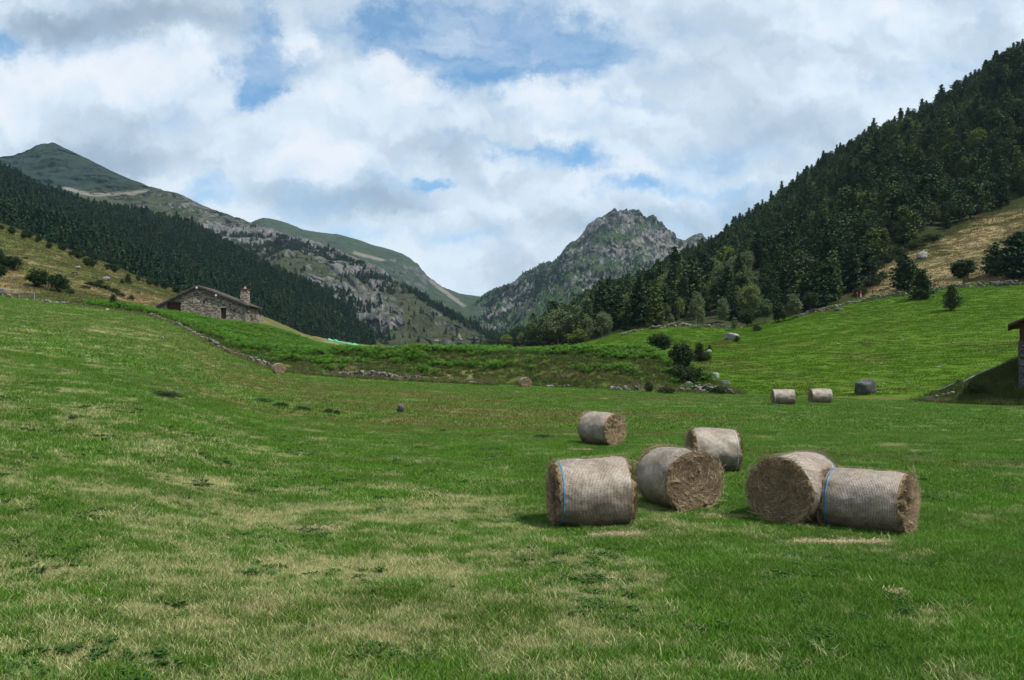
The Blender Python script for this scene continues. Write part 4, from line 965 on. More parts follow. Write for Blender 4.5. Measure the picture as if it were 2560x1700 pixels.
def bale(name, loc, ang, L, W, H, label, band=None, seed=0, strands=1500, taper=0., end_lines=None, wisp=True, tilt=0., sw=.0042):
    """axis along local x; ang = direction of +x end in the plan, degrees"""
    r = np.random.default_rng(900 + seed)
    e = empty(name, loc, R(ang), label=label, cat='hay bale', group='round hay bales')
    e.rotation_euler = (0, R(tilt), R(ang))
    na = 120; nx = 40
    th = np.linspace(0, 2 * math.pi, na, endpoint=False)
    def ring(x, k=1.):
        f = x / (L / 2); ry = W / 2 * (1 + taper * f) * k; rz = H / 2 * (1 + taper * f) * k
        y = ry * np.cos(th); z = rz * np.sin(th)
        n = fbm(np.stack([x * 2.2 + 0 * th, np.cos(th) * 1.5 + seed * 3, np.sin(th) * 1.5], -1), 4) * .075
        n2 = fbm(np.stack([x * 9 + 0 * th, np.cos(th) * 6 + seed, np.sin(th) * 6], -1), 3) * .008
        y = y * (1 + n + n2); z = z * (1 + n + n2) + H / 2
        sag = .035 * (1 - z / H) * (1 if True else 0); y = y * (1 + sag); fl = .07 * H  # sits flattened on its own weight
        z = np.maximum(z, fl * .4 + .2 * (z - fl * .4)) - fl * .25
        return np.stack([x + 0 * th, y, z], -1)
    xs = np.linspace(-L / 2 + .03, L / 2 - .03, nx)
    rd = 1 - .05 * (np.abs(xs) / (L / 2)) ** 4
    V = np.concatenate([ring(x, k) for x, k in zip(xs, rd)])
    idx = np.arange(nx * na).reshape(nx, na); nx_ = np.roll(idx, -1, 1)
    Fc = np.stack([idx[:-1], nx_[:-1], nx_[1:], idx[1:]], -1).reshape(-1, 4)
    o = obj('net_wrap', mesh_np('net_wrap', V, Fc, M['net']), e)
    # hay body with rough ends
    V = []; Fc = []; vv = []
    for sg in (-1, 1):
        b = len(V); x0 = sg * (L / 2 - .045)
        prof = [(0, .95), (.03, .955), (.055, .93), (.07, .85), (.078, .7), (.08, .55), (.075, .4), (.07, .25), (.066, .12)]
        for dx, k in prof:
            g = ring(x0, k); n = fbm(np.stack([g[:, 1] * 7, g[:, 2] * 7, g[:, 0] * 0 + seed * 5 + sg], -1), 4) * .16 * (dx > .05); g[:, 0] += sg * (dx + n * .9)
            zc = H / 2; V += g.tolist(); vv += [0.] * na
        V.append([x0 + sg * .07, 0, H / 2]); vv.append(0.)
        for i in range(len(prof) - 1):
            for k in range(na):
                q_ = (b + i * na + k, b + i * na + (k + 1) % na, b + (i + 1) * na + (k + 1) % na, b + (i + 1) * na + k); Fc.append(q_ if sg < 0 else q_[::-1])
        i = len(prof) - 1
        for k in range(na):
            q_ = (b + i * na + k, b + i * na + (k + 1) % na, len(V) - 1); Fc.append(q_ if sg < 0 else q_[::-1])
    # loose strands, mostly wound with the roll
    for sg in (-1, 1):
        for i in range(strands):
            rr = math.sqrt(r.uniform(.0, 1.02)); a = r.uniform(0, 6.283); ln = r.uniform(.06, .26); rim = rr > .93
            dirn = a + math.pi / 2 + r.normal(0, .42 if rr > .4 else .9); bend = r.normal(0, .9)
            y = math.cos(a) * rr * W / 2 * .97 * (1 + taper * sg); z = H / 2 + math.sin(a) * rr * H / 2 * .97 * (1 + taper * sg)
            x = sg * (L / 2 + .03 + r.uniform(-.01, .025)); wv = sw * r.uniform(.6, 1.3); lift = abs(r.normal(0, .022)) + (.01 if rim else 0); p = []
            n = 4
            for j in range(n + 1):
                t = j / n; dd = dirn + bend * t; p.append((x + sg * (lift * math.sin(t * 3.0) + .01), y, z)); y += math.cos(dd) * ln / n; z += math.sin(dd) * ln / n
                if z < .02: z = .02
            b = len(V); val = r.random() ** 1.2; clump = min(1, max(0, .5 + 1.6 * math.sin(a * 3 + rr * 9 + seed) * math.sin(rr * 13 - a * 2)))
            for (px_, py_, pz_) in p:
                ww = r.normal(0, 1, 2); V += [[px_, py_ - math.sin(dirn) * wv / 2, pz_ + math.cos(dirn) * wv / 2], [px_ + sg * wv * .3, py_ + math.sin(dirn) * wv / 2, pz_ - math.cos(dirn) * wv / 2]]; vv += [.1 + .9 * val * (.45 + .55 * clump)] * 2
            for j in range(n): Fc.append((b + 2 * j, b + 2 * j + 1, b + 2 * j + 3, b + 2 * j + 2))
        for i in range(int(strands * .16)):  # fringe over the rim
            a = r.uniform(0, 6.283); y = math.cos(a) * W / 2 * (1 + taper * sg); z = H / 2 + math.sin(a) * H / 2 * (1 + taper * sg); x = sg * (L / 2 - r.uniform(-.02, .04)); ln = r.uniform(.02, .065)
            dx, dr, dt = sg * r.uniform(-.3, 1.), r.uniform(.1, 1.), r.normal(0, 1.1); nn = math.sqrt(dx * dx + dr * dr + dt * dt) / ln
            b = len(V); wv = sw * .7; e2 = [x + dx / nn, y + (math.cos(a) * dr - math.sin(a) * dt) / nn, max(.01, z + (math.sin(a) * dr + math.cos(a) * dt) / nn)]
            V += [[x - wv / 2, y, z], [x + wv / 2, y, z], e2]; vv += [.3 + .6 * r.random()] * 3; Fc.append((b, b + 1, b + 2))
    # short stubble poking through the net
    for i in range(int(strands * .7)):
        a = r.uniform(.15, 2.99); x = r.uniform(-L / 2, L / 2) * .96; k = 1 + taper * x / (L / 2); y = math.cos(a) * W / 2 * k; z = H / 2 + math.sin(a) * H / 2 * k; ln = r.uniform(.012, .04); b = len(V); t = r.normal(0, 1.2); sx = r.normal(0, 1.)
        V += [[x - .002, y, z - .01], [x + .002, y, z - .01], [x + sx * ln, y + (math.cos(a) - math.sin(a) * t) * ln, z + (math.sin(a) + math.cos(a) * t) * ln]]; vv += [.6] * 3; Fc.append((b, b + 1, b + 2))
    me = bpy.data.meshes.new('hay_body'); me.from_pydata(V, [], Fc); me.materials.append(M['hay']); at = me.attributes.new('v', 'FLOAT', 'POINT'); at.data.foreach_set('value', np.array(vv, np.float32)); me.update()
    obj('hay_body', me, e)
    for side, w, mt in (band or []):
        xs2 = [side * (L / 2 - .045 - w), side * (L / 2 - .045)]; V2 = np.concatenate([ring(x, 1.006 * (1 - .05 * (abs(x) / (L / 2)) ** 4)) for x in xs2])
        idx = np.arange(2 * na).reshape(2, na); nn = np.roll(idx, -1, 1)
        bo = obj('edge_band', mesh_np('edge_band', V2, np.stack([idx[:-1], nn[:-1], nn[1:], idx[1:]], -1).reshape(-1, 4), M[mt]), e)
        md = bo.modifiers.new('s', 'SOLIDIFY'); md.thickness = .006; md.offset = 0
    return e
def on_meadow(px, pyb):
    """meadow point whose picture is (px,pyb)"""
    dd = np.linspace(6, 110, 4000); z = meadow_z((px - CX) / F * dd, dd); py = HY - (z - EYE) / dd * F
    i = int(np.argmin(np.abs(py - pyb) + (dd > 100) * 5)); return (px - CX) / F * dd[i], dd[i], float(z[i])
def bale_at(px, pyb, ang, L, W, H, *a, push=.25, **k):
    x, y, z = on_meadow(px, pyb); s_ = (y + push) / y; x *= s_; y *= s_
    return bale('hay_bale', (x, y, float(meadow_z(x, y)) - .035), ang, L, W, H, *a, **k)
bale_at(1474, 1318, 7, 1.22, 1.20, 1.20, 'round hay bale nearest the field centre with a blue band round its left edge', [(-1, .028, 'blueband')], seed=1, strands=1700, taper=.055)
bale_at(1694, 1274, -70, 1.12, 1.24, 1.20, 'round hay bale whose shaggy straw end faces the viewer, overlapping a bale behind it', seed=2, strands=3000)
bale_at(1990, 1308, 42, 1.16, 1.26, 1.24, 'round hay bale with a shaded dark brown end, touching the bale on its right', [(1, .03, 'blueband')], seed=3, strands=2400)
bale_at(2170, 1330, -41, 1.20, 1.06, 1.06, 'low round hay bale with blue band at its left, bright straw end at its right', [(-1, .035, 'blueband')], seed=4, strands=1700)
bale_at(1783, 1182, 0, 1.12, 1.16, 1.18, 'round hay bale partly hidden behind the shaggy ended bale', [(1, .025, 'greyband')], seed=5, strands=1200, taper=-.03)
bale_at(1505, 1115, -47, 1.14, 1.22, 1.22, 'round hay bale standing alone further back, its lit straw end turned right', seed=6, strands=1200, taper=-.02, push=.4)
bale_at(1958, 1012, -8, 1.52, 1.18, 1.18, 'far hay bale seen side on, left of two by the foot of the pasture', [(-1, .05, 'greyband')], seed=7, strands=260, push=.5, sw=.012)
bale_at(2051, 1009, -4, 1.50, 1.22, 1.22, 'far hay bale seen side on, nearer to the grey boulder than its neighbour', [(1, .05, 'greyband')], seed=8, strands=260, push=.5, sw=.012)
bale_at(697, 937, -62, 1.12, 1.24, 1.22, 'far hay bale lying below the rubble wall on the left slope', seed=9, strands=260, push=.5, sw=.012)
bale_at(1313, 970, -80, 1.05, 1.22, 1.20, 'far reddish brown hay bale at the foot of the bracken bank', seed=10, strands=260, push=.5, sw=.012)
# spilt straw where bales had lain
def litter(name, n, cx_, cy_, lx, ly, rot, label, seed):
    ly *= 1.9
    r = np.random.default_rng(seed); V = []; Fc = []; vv = []
    for i in range(n):
        a, b_ = r.normal(0, .38, 2); a = r.uniform(-1, 1) if r.random() < .7 else a; x = cx_ + a * lx * math.cos(rot) - b_ * ly * math.sin(rot); y = cy_ + a * lx * math.sin(rot) + b_ * ly * math.cos(rot)
        z = float(0) + .015 + r.uniform(0, .04); an = r.normal(0, .9); L = r.uniform(.03, .10); w = .0035; tl = r.normal(0, .2)
        b = len(V); c, s_ = math.cos(an), math.sin(an)
        V += [[x - s_ * w, y + c * w, z], [x + s_ * w, y - c * w, z], [x + c * L + s_ * w, y + s_ * L - c * w, z + tl * L], [x + c * L - s_ * w, y + s_ * L + c * w, z + tl * L]]; Fc.append((b, b + 1, b + 2, b + 3)); vv += [r.uniform(.35, 1)] * 4
    V = np.array(V); V[:, 2] += meadow_z(V[:, 0], V[:, 1]); o = obj(name, mesh_np(name, V, Fc, M['hay'], False, dict(v=np.array(vv)))); tag(o, label, 'straw', None, 'stuff')
litter('spilt_straw', 2600, 5.05, 11.8, .72, .13, -.05, 'pale spilt straw in a strip in front of the low blue banded bale', 1)
litter('spilt_straw', 1500, 1.6, 12.2, .42, .14, .1, 'pale spilt straw in front of the bale nearest the field centre', 2)
litter('spilt_straw', 900, 3.85, 13.85, .45, .09, 0, 'pale spilt straw left of the dark ended bale', 3)
litter('spilt_straw', 700, 2.2, 25.4, .4, .2, 0, 'pale spilt straw beside the bale further back', 4)
litter('spilt_straw', 260, -.25, 20.5, .14, .10, 0, 'small pale heap of straw in the open grass', 5)
litter('spilt_straw', 500, -3.3, 12.6, .30, .20, .2, 'thin straw scattered on the dry grass at the left', 6)
litter('spilt_straw', 360, 4.5, 9.05, .10, .08, .2, 'small tuft of pulled straw in the near grass at the right', 7)
for i, (cx_, cy_, lab) in enumerate(((2.0, 12.9, 'loose stalks of hay round the bale nearest the field centre'), (3.2, 14.3, 'loose stalks of hay round the shaggy ended bale'), (5.7, 12.6, 'loose stalks of hay round the low blue banded bale'), (4.9, 13.4, 'loose stalks of hay round the dark ended bale'))):
    litter('loose_hay', 420, cx_, cy_ - .2, 1.3, .35, .1 * i, lab, 20 + i)

# ------------------------------------------------------------------ stones
def ico(n=2):
    bm = bmesh.new(); bmesh.ops.create_icosphere(bm, subdivisions=n, radius=1); V = np.array([v.co[:] for v in bm.verts]); Fc = np.array([[v.index for v in f.verts] for f in bm.faces]); bm.free(); return V, Fc
IV1, IF1 = ico(1); IV2, IF2 = ico(3)
def rockshape(seed, hi=False, boxy=.55):
    V, Fc = (IV2, IF2) if hi else (IV1, IF1); r = np.random.default_rng(seed)
    W = np.sign(V) * np.abs(V) ** boxy; n = fbm(V * 1.1 + seed * 7.1, 5) * (.85 if hi else .8)
    W = W * (1 + n)[:, None] * .8
    if hi:
        for k in range(5):  # cut flat facets
            d = r.normal(size=3); d /= np.linalg.norm(d); off = r.uniform(.45, .75); s_ = W @ d; m = s_ > off; W[m] -= ((s_[m] - off) * .9)[:, None] * d
    else: W = W + r.normal(0, .09, W.shape)
    return W, Fc
ROCKS = [rockshape(i) for i in range(8)]
M['stone'] = mat_noise('field_stone', (.10, .094, .085), (.25, .237, .215), 1.4, .9, .04, c3=(.05, .047, .042))
M['boulder'] = mat_noise('lichen_boulder', (.045, .05, .045), (.105, .11, .10), 1.1, .9, .15, c3=(.20, .21, .19))
M['paleboulder'] = mat_noise('pale_boulder', (.20, .195, .185), (.34, .335, .32), 1.2, .9, .12, c3=(.11, .11, .10))
def rotm(r):
    a = Euler(tuple(r.uniform(-.35, .35, 2)) + (r.uniform(0, 6.28),)); return np.array(a.to_matrix())
def rubble(name, line, h, w, size, label, cat='stone wall', n_per_m=None, names=('bank', 'meadow'), mat='stone', seed=0, gaps=0., group=None, jitter=.0):
    """line: list of world (x,y) points; a heap of separate looking stones along it"""
    r = np.random.default_rng(500 + seed); V = []; Fc = []; b = 0; L = 0
    P_ = [np.array(p, float) for p in line]
    segs = [(P_[i], P_[i + 1], np.linalg.norm(P_[i + 1] - P_[i])) for i in range(len(P_) - 1)]; tot = sum(s_[2] for s_ in segs)
    n = int(tot * (h / size + 1) * (w / size) / size * .8)
    x0, y0 = P_[0]; z00 = ground_z(x0, y0, names)
    for i in range(n):
        t = r.uniform(0, tot); 
        for a, c, l in segs:
            if t <= l: break
            t -= l
        p = a + (c - a) * (t / l); nr = np.array([-(c - a)[1], (c - a)[0]]) / l
        k = perlin(np.array([[p[0] * .25, p[1] * .25, seed * 3.3]]))[0]
        if gaps and k < -.4 + gaps and r.random() < .85: continue
        hh = h * (.75 + .7 * k); s_ = size * r.uniform(.55, 1.35); lv = r.random(); off = r.uniform(-.5, .5) * w * (1 - .4 * lv); q = p + nr * off
        z = ground_z(q[0], q[1], names) + lv * hh - .05
        S, Fq = ROCKS[r.integers(0, 8)]; X = (S * [s_ * .75, s_ * .55, s_ * .38]) @ rotm(r).T + [q[0] - x0, q[1] - y0, z - z00]
        V.append(X); Fc.append(Fq + b); b += len(X)
    o = obj(name, mesh_np(name, np.concatenate(V), np.concatenate(Fc), M[mat], False), loc=(x0, y0, z00)); return tag(o, label, cat, group)
def ground_z(x, y, names):
    z = -99
    for n in ([names] if isinstance(names, str) else names):
        z = max(z, float(meadow_z(x, y)) if n == 'meadow' else down(x, y, n, -99))
    return z
def wall_line(pts, names, dy=0):
    out = []
    for px, py in pts:
        h_ = hit(px, py, names)
        if h_ is not None: out.append((h_.x, h_.y))
    return out
BM = ('bank', 'meadow')
wl = lambda pts, d: [((x - CX) / F * dd, dd) for x, dd in zip(pts, d)]
rubble('rubble_wall', wl([372, 430, 480, 540, 600, 650, 700], [96, 94, 91.5, 89.8, 88.3, 87.4, 86.8]), .85, .9, .36, 'long low rubble wall running down the slope beside the barn field', seed=1)
rubble('rubble_wall', wl([700, 780, 850, 900], [86.8, 86.4, 86.2, 86]), .30, .6, .30, 'thin overgrown stretch of rubble wall right of the far hay bale on the slope', seed=2, gaps=.35)
rubble('rubble_wall', wl([846, 940, 1000, 1050], [86.2, 86, 86, 86]), .95, .9, .36, 'tallest stretch of rubble wall at the foot of the bracken bank', seed=3)
rubble('rubble_wall', wl([1040, 1100], [86, 86]), .35, .6, .30, 'few loose stones ending the tall rubble wall', seed=4, gaps=.3)
rubble('rock_pile', wl([1172, 1206], [85.8, 85.6]), .6, .9, .42, 'pale rock pile left of the reddish far bale at the bank foot', 'rock pile', seed=5)
rubble('rock_pile', wl([1362, 1384], [84, 84]), .5, .6, .5, 'small rock pile right of the reddish far bale', 'rock pile', seed=6)
rubble('rock_pile', wl([1402, 1424], [83.3, 83.2]), .5, .6, .5, 'second small rock pile further right of the reddish far bale', 'rock pile', seed=7)
rubble('rubble_wall', wl([1530, 1610], [79.2, 78.6]), .5, .6, .34, 'broken rubble wall under the right end of the bracken bank', seed=8, gaps=.2)
rubble('rubble_wall', wl([1700, 1760, 1830], [78, 77.4, 77.0]), .65, .7, .34, 'rubble wall at the bank corner beside the pasture', seed=9, gaps=.1)
rubble('rubble_wall', wl([60, 110, 160, 190], [101, 101, 101, 101]), .55, 1.2, .4, 'collapsed stones on the crest between fence and stone pillar', seed=10, gaps=.1)
rubble('rubble_wall', wl([225, 290, 350], [100, 99, 98]), .25, 1.0, .30, 'scattered wall stones right of the stone pillar', seed=11, gaps=.5)
PA = ('pasture', 'hillside')
rubble('field_wall', wall_line([(1545, 842), (1600, 828), (1650, 821), (1700, 818), (1760, 818), (1850, 820)], 'pasture'), 1.0, 1.0, .55, 'pale stone wall along the top of the left pasture lobe under the trees', names=PA, seed=12, gaps=.1)
rubble('field_wall', wall_line([(1990, 795), (2050, 779), (2100, 766), (2145, 757), (2210, 745), (2278, 737)], 'pasture'), 1.2, 1.0, .5, 'grey stone wall climbing past the people to the pair of pines', names=PA, seed=13)
rubble('field_wall', wall_line([(2337, 727), (2380, 721), (2425, 717)], 'pasture'), 1.0, .9, .45, 'stone wall under the round lone pine', names=PA, seed=14)
rubble('field_wall', wall_line([(2437, 717), (2490, 714), (2540, 713), (2600, 711)], 'pasture'), 1.2, 1.0, .5, 'stone wall below the big dark pines at the right edge', names=PA, seed=15)
rubble('field_wall', wall_line([(2337, 704), (2365, 700), (2392, 694)], 'hillside'), .8, .8, .45, 'short upper stone wall on the dry slope', names='hillside', seed=16)
rubble('field_wall', wall_line([(2198, 727), (2225, 722)], 'hillside'), .6, .8, .45, 'short bit of stone wall left of the pair of pines', names='hillside', seed=17)
rubble('rubble_wall', wl([2318, 2350, 2385], [76.2, 75.8, 75.5]), .5, .7, .34, 'low rubble wall at the foot of the chalet bank', names=('edge_bank', 'meadow'), seed=18)
rubble('rubble_wall', wl([-60, 0, 50, 86], [109, 110, 111, 112]), 1.6, .8, .4, 'pale dry stone wall behind the metal fence at the left edge', names=('dry_hill', 'meadow'), seed=19)
def boulder(px, py, wpx, hpx, label, names, mat='boulder', seed=0, name='boulder', cat='boulder', dz=.15, deep=.8, rz=None, src='boxy'):
    h_ = Vector(on_meadow(px, py)) if names == 'meadow' else hit(px, py, names)
    if h_ is None: return
    W = wpx / F * h_.y; H = hpx / F * h_.y; S, Fq = rockshape(40 + seed, True, .95)
    lo, hi = S.min(0), S.max(0); S = (S - (lo + hi) / 2) / (hi - lo)
    o = obj(name, mesh_np(name, S * [W, W * deep, H * 1.3] + [0, 0, H * .5 * .9], Fq, M[mat], True), loc=(h_.x, h_.y + W * deep * .3, h_.z)); o.rotation_euler[2] = 0
    return tag(o, label, cat)
boulder(2170, 987, 60, 38, 'big grey lichen covered boulder at the foot of the bright green pasture', 'pasture', seed=1)
boulder(2220, 993, 28, 13, 'small low dark rock to the right of the big grey boulder', 'meadow', seed=2, name='rock', cat='rock')
boulder(1833, 850, 38, 17, 'flat topped pale boulder half way up the pasture', 'pasture', 'paleboulder', 23)
boulder(1001, 1031, 20, 21, 'upright grey stone standing in the middle of the hay field', 'meadow', 'boulder', 4, 'standing_stone', 'stone')
boulder(2308, 648, 26, 19, 'white boulder on the dry slope below the forest', 'hillside', 'paleboulder', 5)
boulder(1722, 968, 22, 13, 'flat pale rock lying on the bank above the corner wall', 'bank', 'paleboulder', 6, 'rock', 'rock')
boulder(1790, 948, 22, 16, 'rounded grey rock at the upper end of the corner rocks', 'pasture', 'paleboulder', 7, 'rock', 'rock')
boulder(1815, 970, 24, 18, 'bluish grey rock below the rounded one at the pasture corner', 'pasture', 'boulder', 8, 'rock', 'rock')
boulder(1774, 884, 14, 10, 'small pale rock beside the dark bushes on the pasture', 'pasture', 'paleboulder', 9, 'rock', 'rock')
boulder(2100, 777, 26, 7, 'long grey rock set in the pasture top wall', 'pasture', 'boulder', 10, 'rock', 'rock')
boulder(405, 849, 8, 8, 'single white stone beside the upper end of the rubble wall', 'meadow', 'paleboulder', 11, 'rock', 'rock')
boulder(268, 768, 9, 5, 'small white stone on the crest near the bent tree', 'meadow', 'paleboulder', 12, 'rock', 'rock')
boulder(192, 672, 14, 7, 'pale outcrop on the dry hillside above the two bushy pines', 'dry_hill', 'paleboulder', 13, 'rock', 'rock')
boulder(186, 688, 6, 5, 'tiny pale rock below the outcrop on the dry hillside', 'dry_hill', 'paleboulder', 14, 'rock', 'rock')
boulder(262, 700, 22, 8, 'wide flat outcrop on the dry hillside', 'dry_hill', 'paleboulder', 15, 'rock', 'rock')
boulder(545, 912, 10, 4, 'flat stone in the grass below the long rubble wall', 'meadow', 'paleboulder', 16, 'rock', 'rock')
boulder(660, 1300, 26, 5, 'flat pale stone sunk in the near grass', 'meadow', 'paleboulder', 17, 'rock', 'rock')
boulder(1948, 1362, 26, 8, 'small weathered grey clod before the shaded bale', 'meadow', 'boulder', 18, 'clod', 'clod')
# white flecks of scattered stones on the pasture
r_ = np.random.default_rng(5); V = []; Fc = []; b = 0
for i in range(70):
    px, py = (r_.normal(2225, 70), r_.normal(895, 28)) if i < 52 else (r_.uniform(1760, 2400), r_.uniform(800, 960)); h_ = hit(px, py, 'pasture')
    if h_ is None: continue
    s_ = r_.uniform(.06, .20) if i % 9 else .34; S, Fq = ROCKS[i % 8]; X = (S * [s_, s_ * .7, s_ * .45]) @ rotm(r_).T + np.array(h_) + [0, 0, .06]; V.append(X); Fc.append(Fq + b); b += len(X)
tag(obj('scattered_stones', mesh_np('scattered_stones', np.concatenate(V), np.concatenate(Fc), M['paleboulder'], False)), 'tiny white stones scattered over the middle of the green pasture', 'stones', None, 'stuff')
# stones of the dry hill and forest gaps
V = []; Fc = []; b = 0
for i in range(150):
    px, py = r_.uniform(0, 440), r_.uniform(600, 770); h_ = hit(px, py, 'dry_hill')
    if h_ is None: continue
    s_ = r_.uniform(.15, .5); S, Fq = ROCKS[i % 8]; X = (S * [s_, s_ * .7, s_ * .35]) @ rotm(r_).T + np.array(h_); V.append(X); Fc.append(Fq + b); b += len(X)
tag(obj('hillside_stones', mesh_np('hillside_stones', np.concatenate(V), np.concatenate(Fc), M['stone'], False)), 'small stones strewn over the dry hillside at the left', 'stones', None, 'stuff')

# ------------------------------------------------------------------ lone trees and shrubs
def plant(kd, px, py, wpx, hpx, label, names, name='pine_tree', cat='pine', var=None, group=None):
    h_ = hit(px, py, names)
    if h_ is None: print('MISS', label); return
    H = hpx / F * h_.y; K = KIND[kd]; var = random.randrange(len(K['c'])) if var is None else var
    me = K['c'][var]
    if 'w' not in K: K['w'] = {}
    if var not in K['w']:
        co_ = np.empty(len(me.vertices) * 3, np.float32); me.vertices.foreach_get('co', co_); co_ = co_.reshape(-1, 3)
        K['w'][var] = (np.percentile(np.hypot(co_[:, 0], co_[:, 1]), 96) * 2 / K['H'], np.percentile(co_[:, 2], 99.7) / K['H'])
    wr, hr = K['w'][var]
    H = H / hr; wide = (wpx / F * h_.y) / (wr * H)
    return tree(kd, (h_.x, h_.y, h_.z - .06 * H * .3), H, label, name, cat, group, var=var, wide=wide)
DH = ('dry_hill',)
plant('roundpine', 95, 720, 60, 47, 'wide bushy pine, the left one of the two beside the fence', DH, var=2)
plant('roundpine', 150, 731, 46, 46, 'bushy pine just right of the wide one above the fence', DH, var=1)
plant('roundpine', 128, 712, 16, 26, 'small pine peeping out between the two bushy pines', DH, var=0)
plant('roundpine', 31, 676, 46, 36, 'dark round pine at the left edge of the dry hillside', DH, var=0)
plant('roundpine', 0, 672, 24, 50, 'tall dark pine cut by the left picture edge, upper one', DH, var=1)
plant('roundpine', 2, 694, 30, 32, 'dark shrub cut by the left picture edge, lower one', DH, var=2)
plant('roundpine', 196, 647, 18, 17, 'small round shrub high on the dry hillside, topmost of the lone ones', DH, 'round_shrub', 'shrub', 1)
plant('roundpine', 224, 670, 31, 27, 'dark round shrub in the middle of the dry hillside', DH, 'round_shrub', 'shrub', 2)
plant('roundpine', 271, 674, 18, 14, 'small shrub on a short stem right of the dark round one', DH, 'round_shrub', 'shrub', 3)
plant('youngpine', 320, 710, 22, 26, 'thin pine standing alone on the lower dry hillside', DH, var=0)
plant('youngpine', 305, 711, 12, 14, 'tiny pine touching the thin lone pine', DH, var=1)
plant('youngpine', 283, 766, 24, 31, 'small bent tree on the crest left of the barn', ('meadow', 'bank'), var=2)
plant('shrub', 328, 752, 18, 15, 'low dark shrub to the left of the barn', DH, 'shrub', 'shrub', 2)
plant('shrub', 175, 735, 22, 14, 'low shrub above the stone pillar', DH, 'shrub', 'shrub', 1)
for i, (px, py, w, h) in enumerate(((212, 722, 26, 9), (240, 718, 30, 13), (262, 724, 30, 13), (285, 734, 30, 14), (300, 742, 26, 11), (225, 712, 26, 8), (250, 708, 22, 8), (356, 706, 10, 6), (378, 706, 12, 6), (390, 718, 12, 6), (345, 735, 14, 7), (412, 718, 10, 6), (64, 648, 14, 6), (186, 685, 18, 5))):
    plant('shrub', px, py, w, h, 'low dark juniper patch among others on the dry hillside left of the barn', DH, 'juniper_shrub', 'shrub', i % 3, 'low juniper patches on the dry hillside')
r_ = np.random.default_rng(9)
for i in range(60):
    px = r_.uniform(-20, 640); py = float(np.interp(px, [0, 120, 250, 380, 460, 640], [566, 604, 654, 709, 734, 788])) + abs(r_.normal(3, 7)) + 2
    h_ = r_.uniform(9, 22); plant('roundpine', px, py, h_ * r_.uniform(.8, 1.1), h_, 'dark round pine at the lower edge of the left ridge forest', DH, 'pine_tree', 'pine', int(r_.integers(0, 4)), 'pines along the lower edge of the left ridge forest')
PS = ('pasture', 'hillside')
plant('pine', 2261, 730, 64, 94, 'ragged tall pine, left and taller of the pair at the top of the pasture', ('hillside',), var=3)
plant('youngpine', 2303, 748, 70, 77, 'full dark pine, right one of the pair at the top of the pasture', ('pasture',), var=0)
plant('roundpine', 2410, 713, 58, 64, 'round crowned lone pine on a bare stem against the dry slope', ('hillside', 'pasture'), var=3)
plant('youngpine', 2378, 776, 46, 64, 'small pine standing alone inside the bright green pasture', ('pasture',), var=1)
plant('pine', 2488, 690, 60, 84, 'dark pine left of the large one at the right edge', ('hillside',), var=1)
plant('pine', 2542, 702, 90, 122, 'largest dark pine at the right edge of the picture', ('hillside',), var=3)
plant('pine', 2610, 690, 80, 130, 'dark pine half outside the right picture edge', ('hillside',), var=4)
plant('roundpine', 1648, 886, 58, 52, 'round dark pine on top of the bank end', ('bank', 'pasture'), var=0)
plant('roundpine', 1704, 925, 62, 70, 'broad dark shrub between the round pine and the cone shaped one', ('pasture', 'bank'), 'large_shrub', 'shrub', 2)
plant('youngpine', 1748, 902, 40, 46, 'cone shaped dark shrub standing on the pasture edge', ('pasture',), 'large_shrub', 'shrub', 0)
plant('youngpine', 1774, 880, 12, 18, 'tiny conifer next to the small pale rock', ('pasture',), var=1)
plant('shrub', 1762, 902, 34, 22, 'grey green low shrub leaning on the cone shaped one', ('pasture',), 'shrub', 'shrub', 0)
plant('shrub', 1728, 958, 90, 42, 'wide dark thicket above the corner wall', ('bank', 'pasture'), 'thicket', 'shrub', 1)
plant('shrub', 1700, 945, 50, 36, 'dark green shrub rising behind the thicket', ('bank', 'pasture'), 'shrub', 'shrub', 2)
plant('shrub', 1622, 981, 24, 30, 'single upright green bush in the grass below the bank', ('bank', 'meadow'), 'bush', 'bush', 2)
plant('shrub', 1665, 984, 48, 18, 'brownish low bush next to the corner wall', ('bank', 'meadow'), 'bush', 'bush', 0)
plant('shrub', 1800, 985, 50, 20, 'reddish weedy bush in front of the corner rocks', ('bank', 'pasture'), 'bush', 'bush', 1)
plant('youngpine', 1842, 855, 20, 16, 'small dark conifer in the shade of the flat topped boulder', ('pasture',), var=2)
plant('slimbirch', 1752, 822, 22, 56, 'slender pale birch in front of the forest above the boulder', PS, 'birch_tree', 'birch', 0)
plant('slimbirch', 1985, 797, 36, 64, 'column shaped pale birch right of the brown shrub', PS, 'birch_tree', 'birch', 0)
plant('birch', 1912, 808, 40, 62, 'grey green birch above the top of the left pasture lobe', PS, 'birch_tree', 'birch', 1)
plant('roundpine', 1948, 806, 36, 50, 'brownish round pine between two pale birches', PS, var=1)
plant('roundpine', 2026, 784, 34, 56, 'small pine on a visible stem at the pasture edge', PS, var=3)
plant('shrub', 1892, 828, 24, 18, 'pale grey green shrub on the pasture margin', PS, 'shrub', 'shrub', 2)
plant('slimbirch', 1836, 825, 18, 32, 'tiny sapling above the flat topped boulder', PS, 'birch_tree', 'birch', 1)
plant('roundpine', 1868, 818, 40, 46, 'dark rounded pine behind the margin of the pasture', PS, var=0)
plant('birch', 1395, 864, 70, 92, 'broad pale birch low in the forest tip', ('hillside',), 'birch_tree', 'birch', 2)
plant('birch', 1345, 868, 60, 74, 'pale birch at the far left tip of the right forest', ('hillside',), 'birch_tree', 'birch', 0)
plant('broad', 1444, 866, 56, 44, 'fresh green leafy tree where the bank meets the forest', ('hillside',), 'leafy_tree', 'leafy tree', 0)
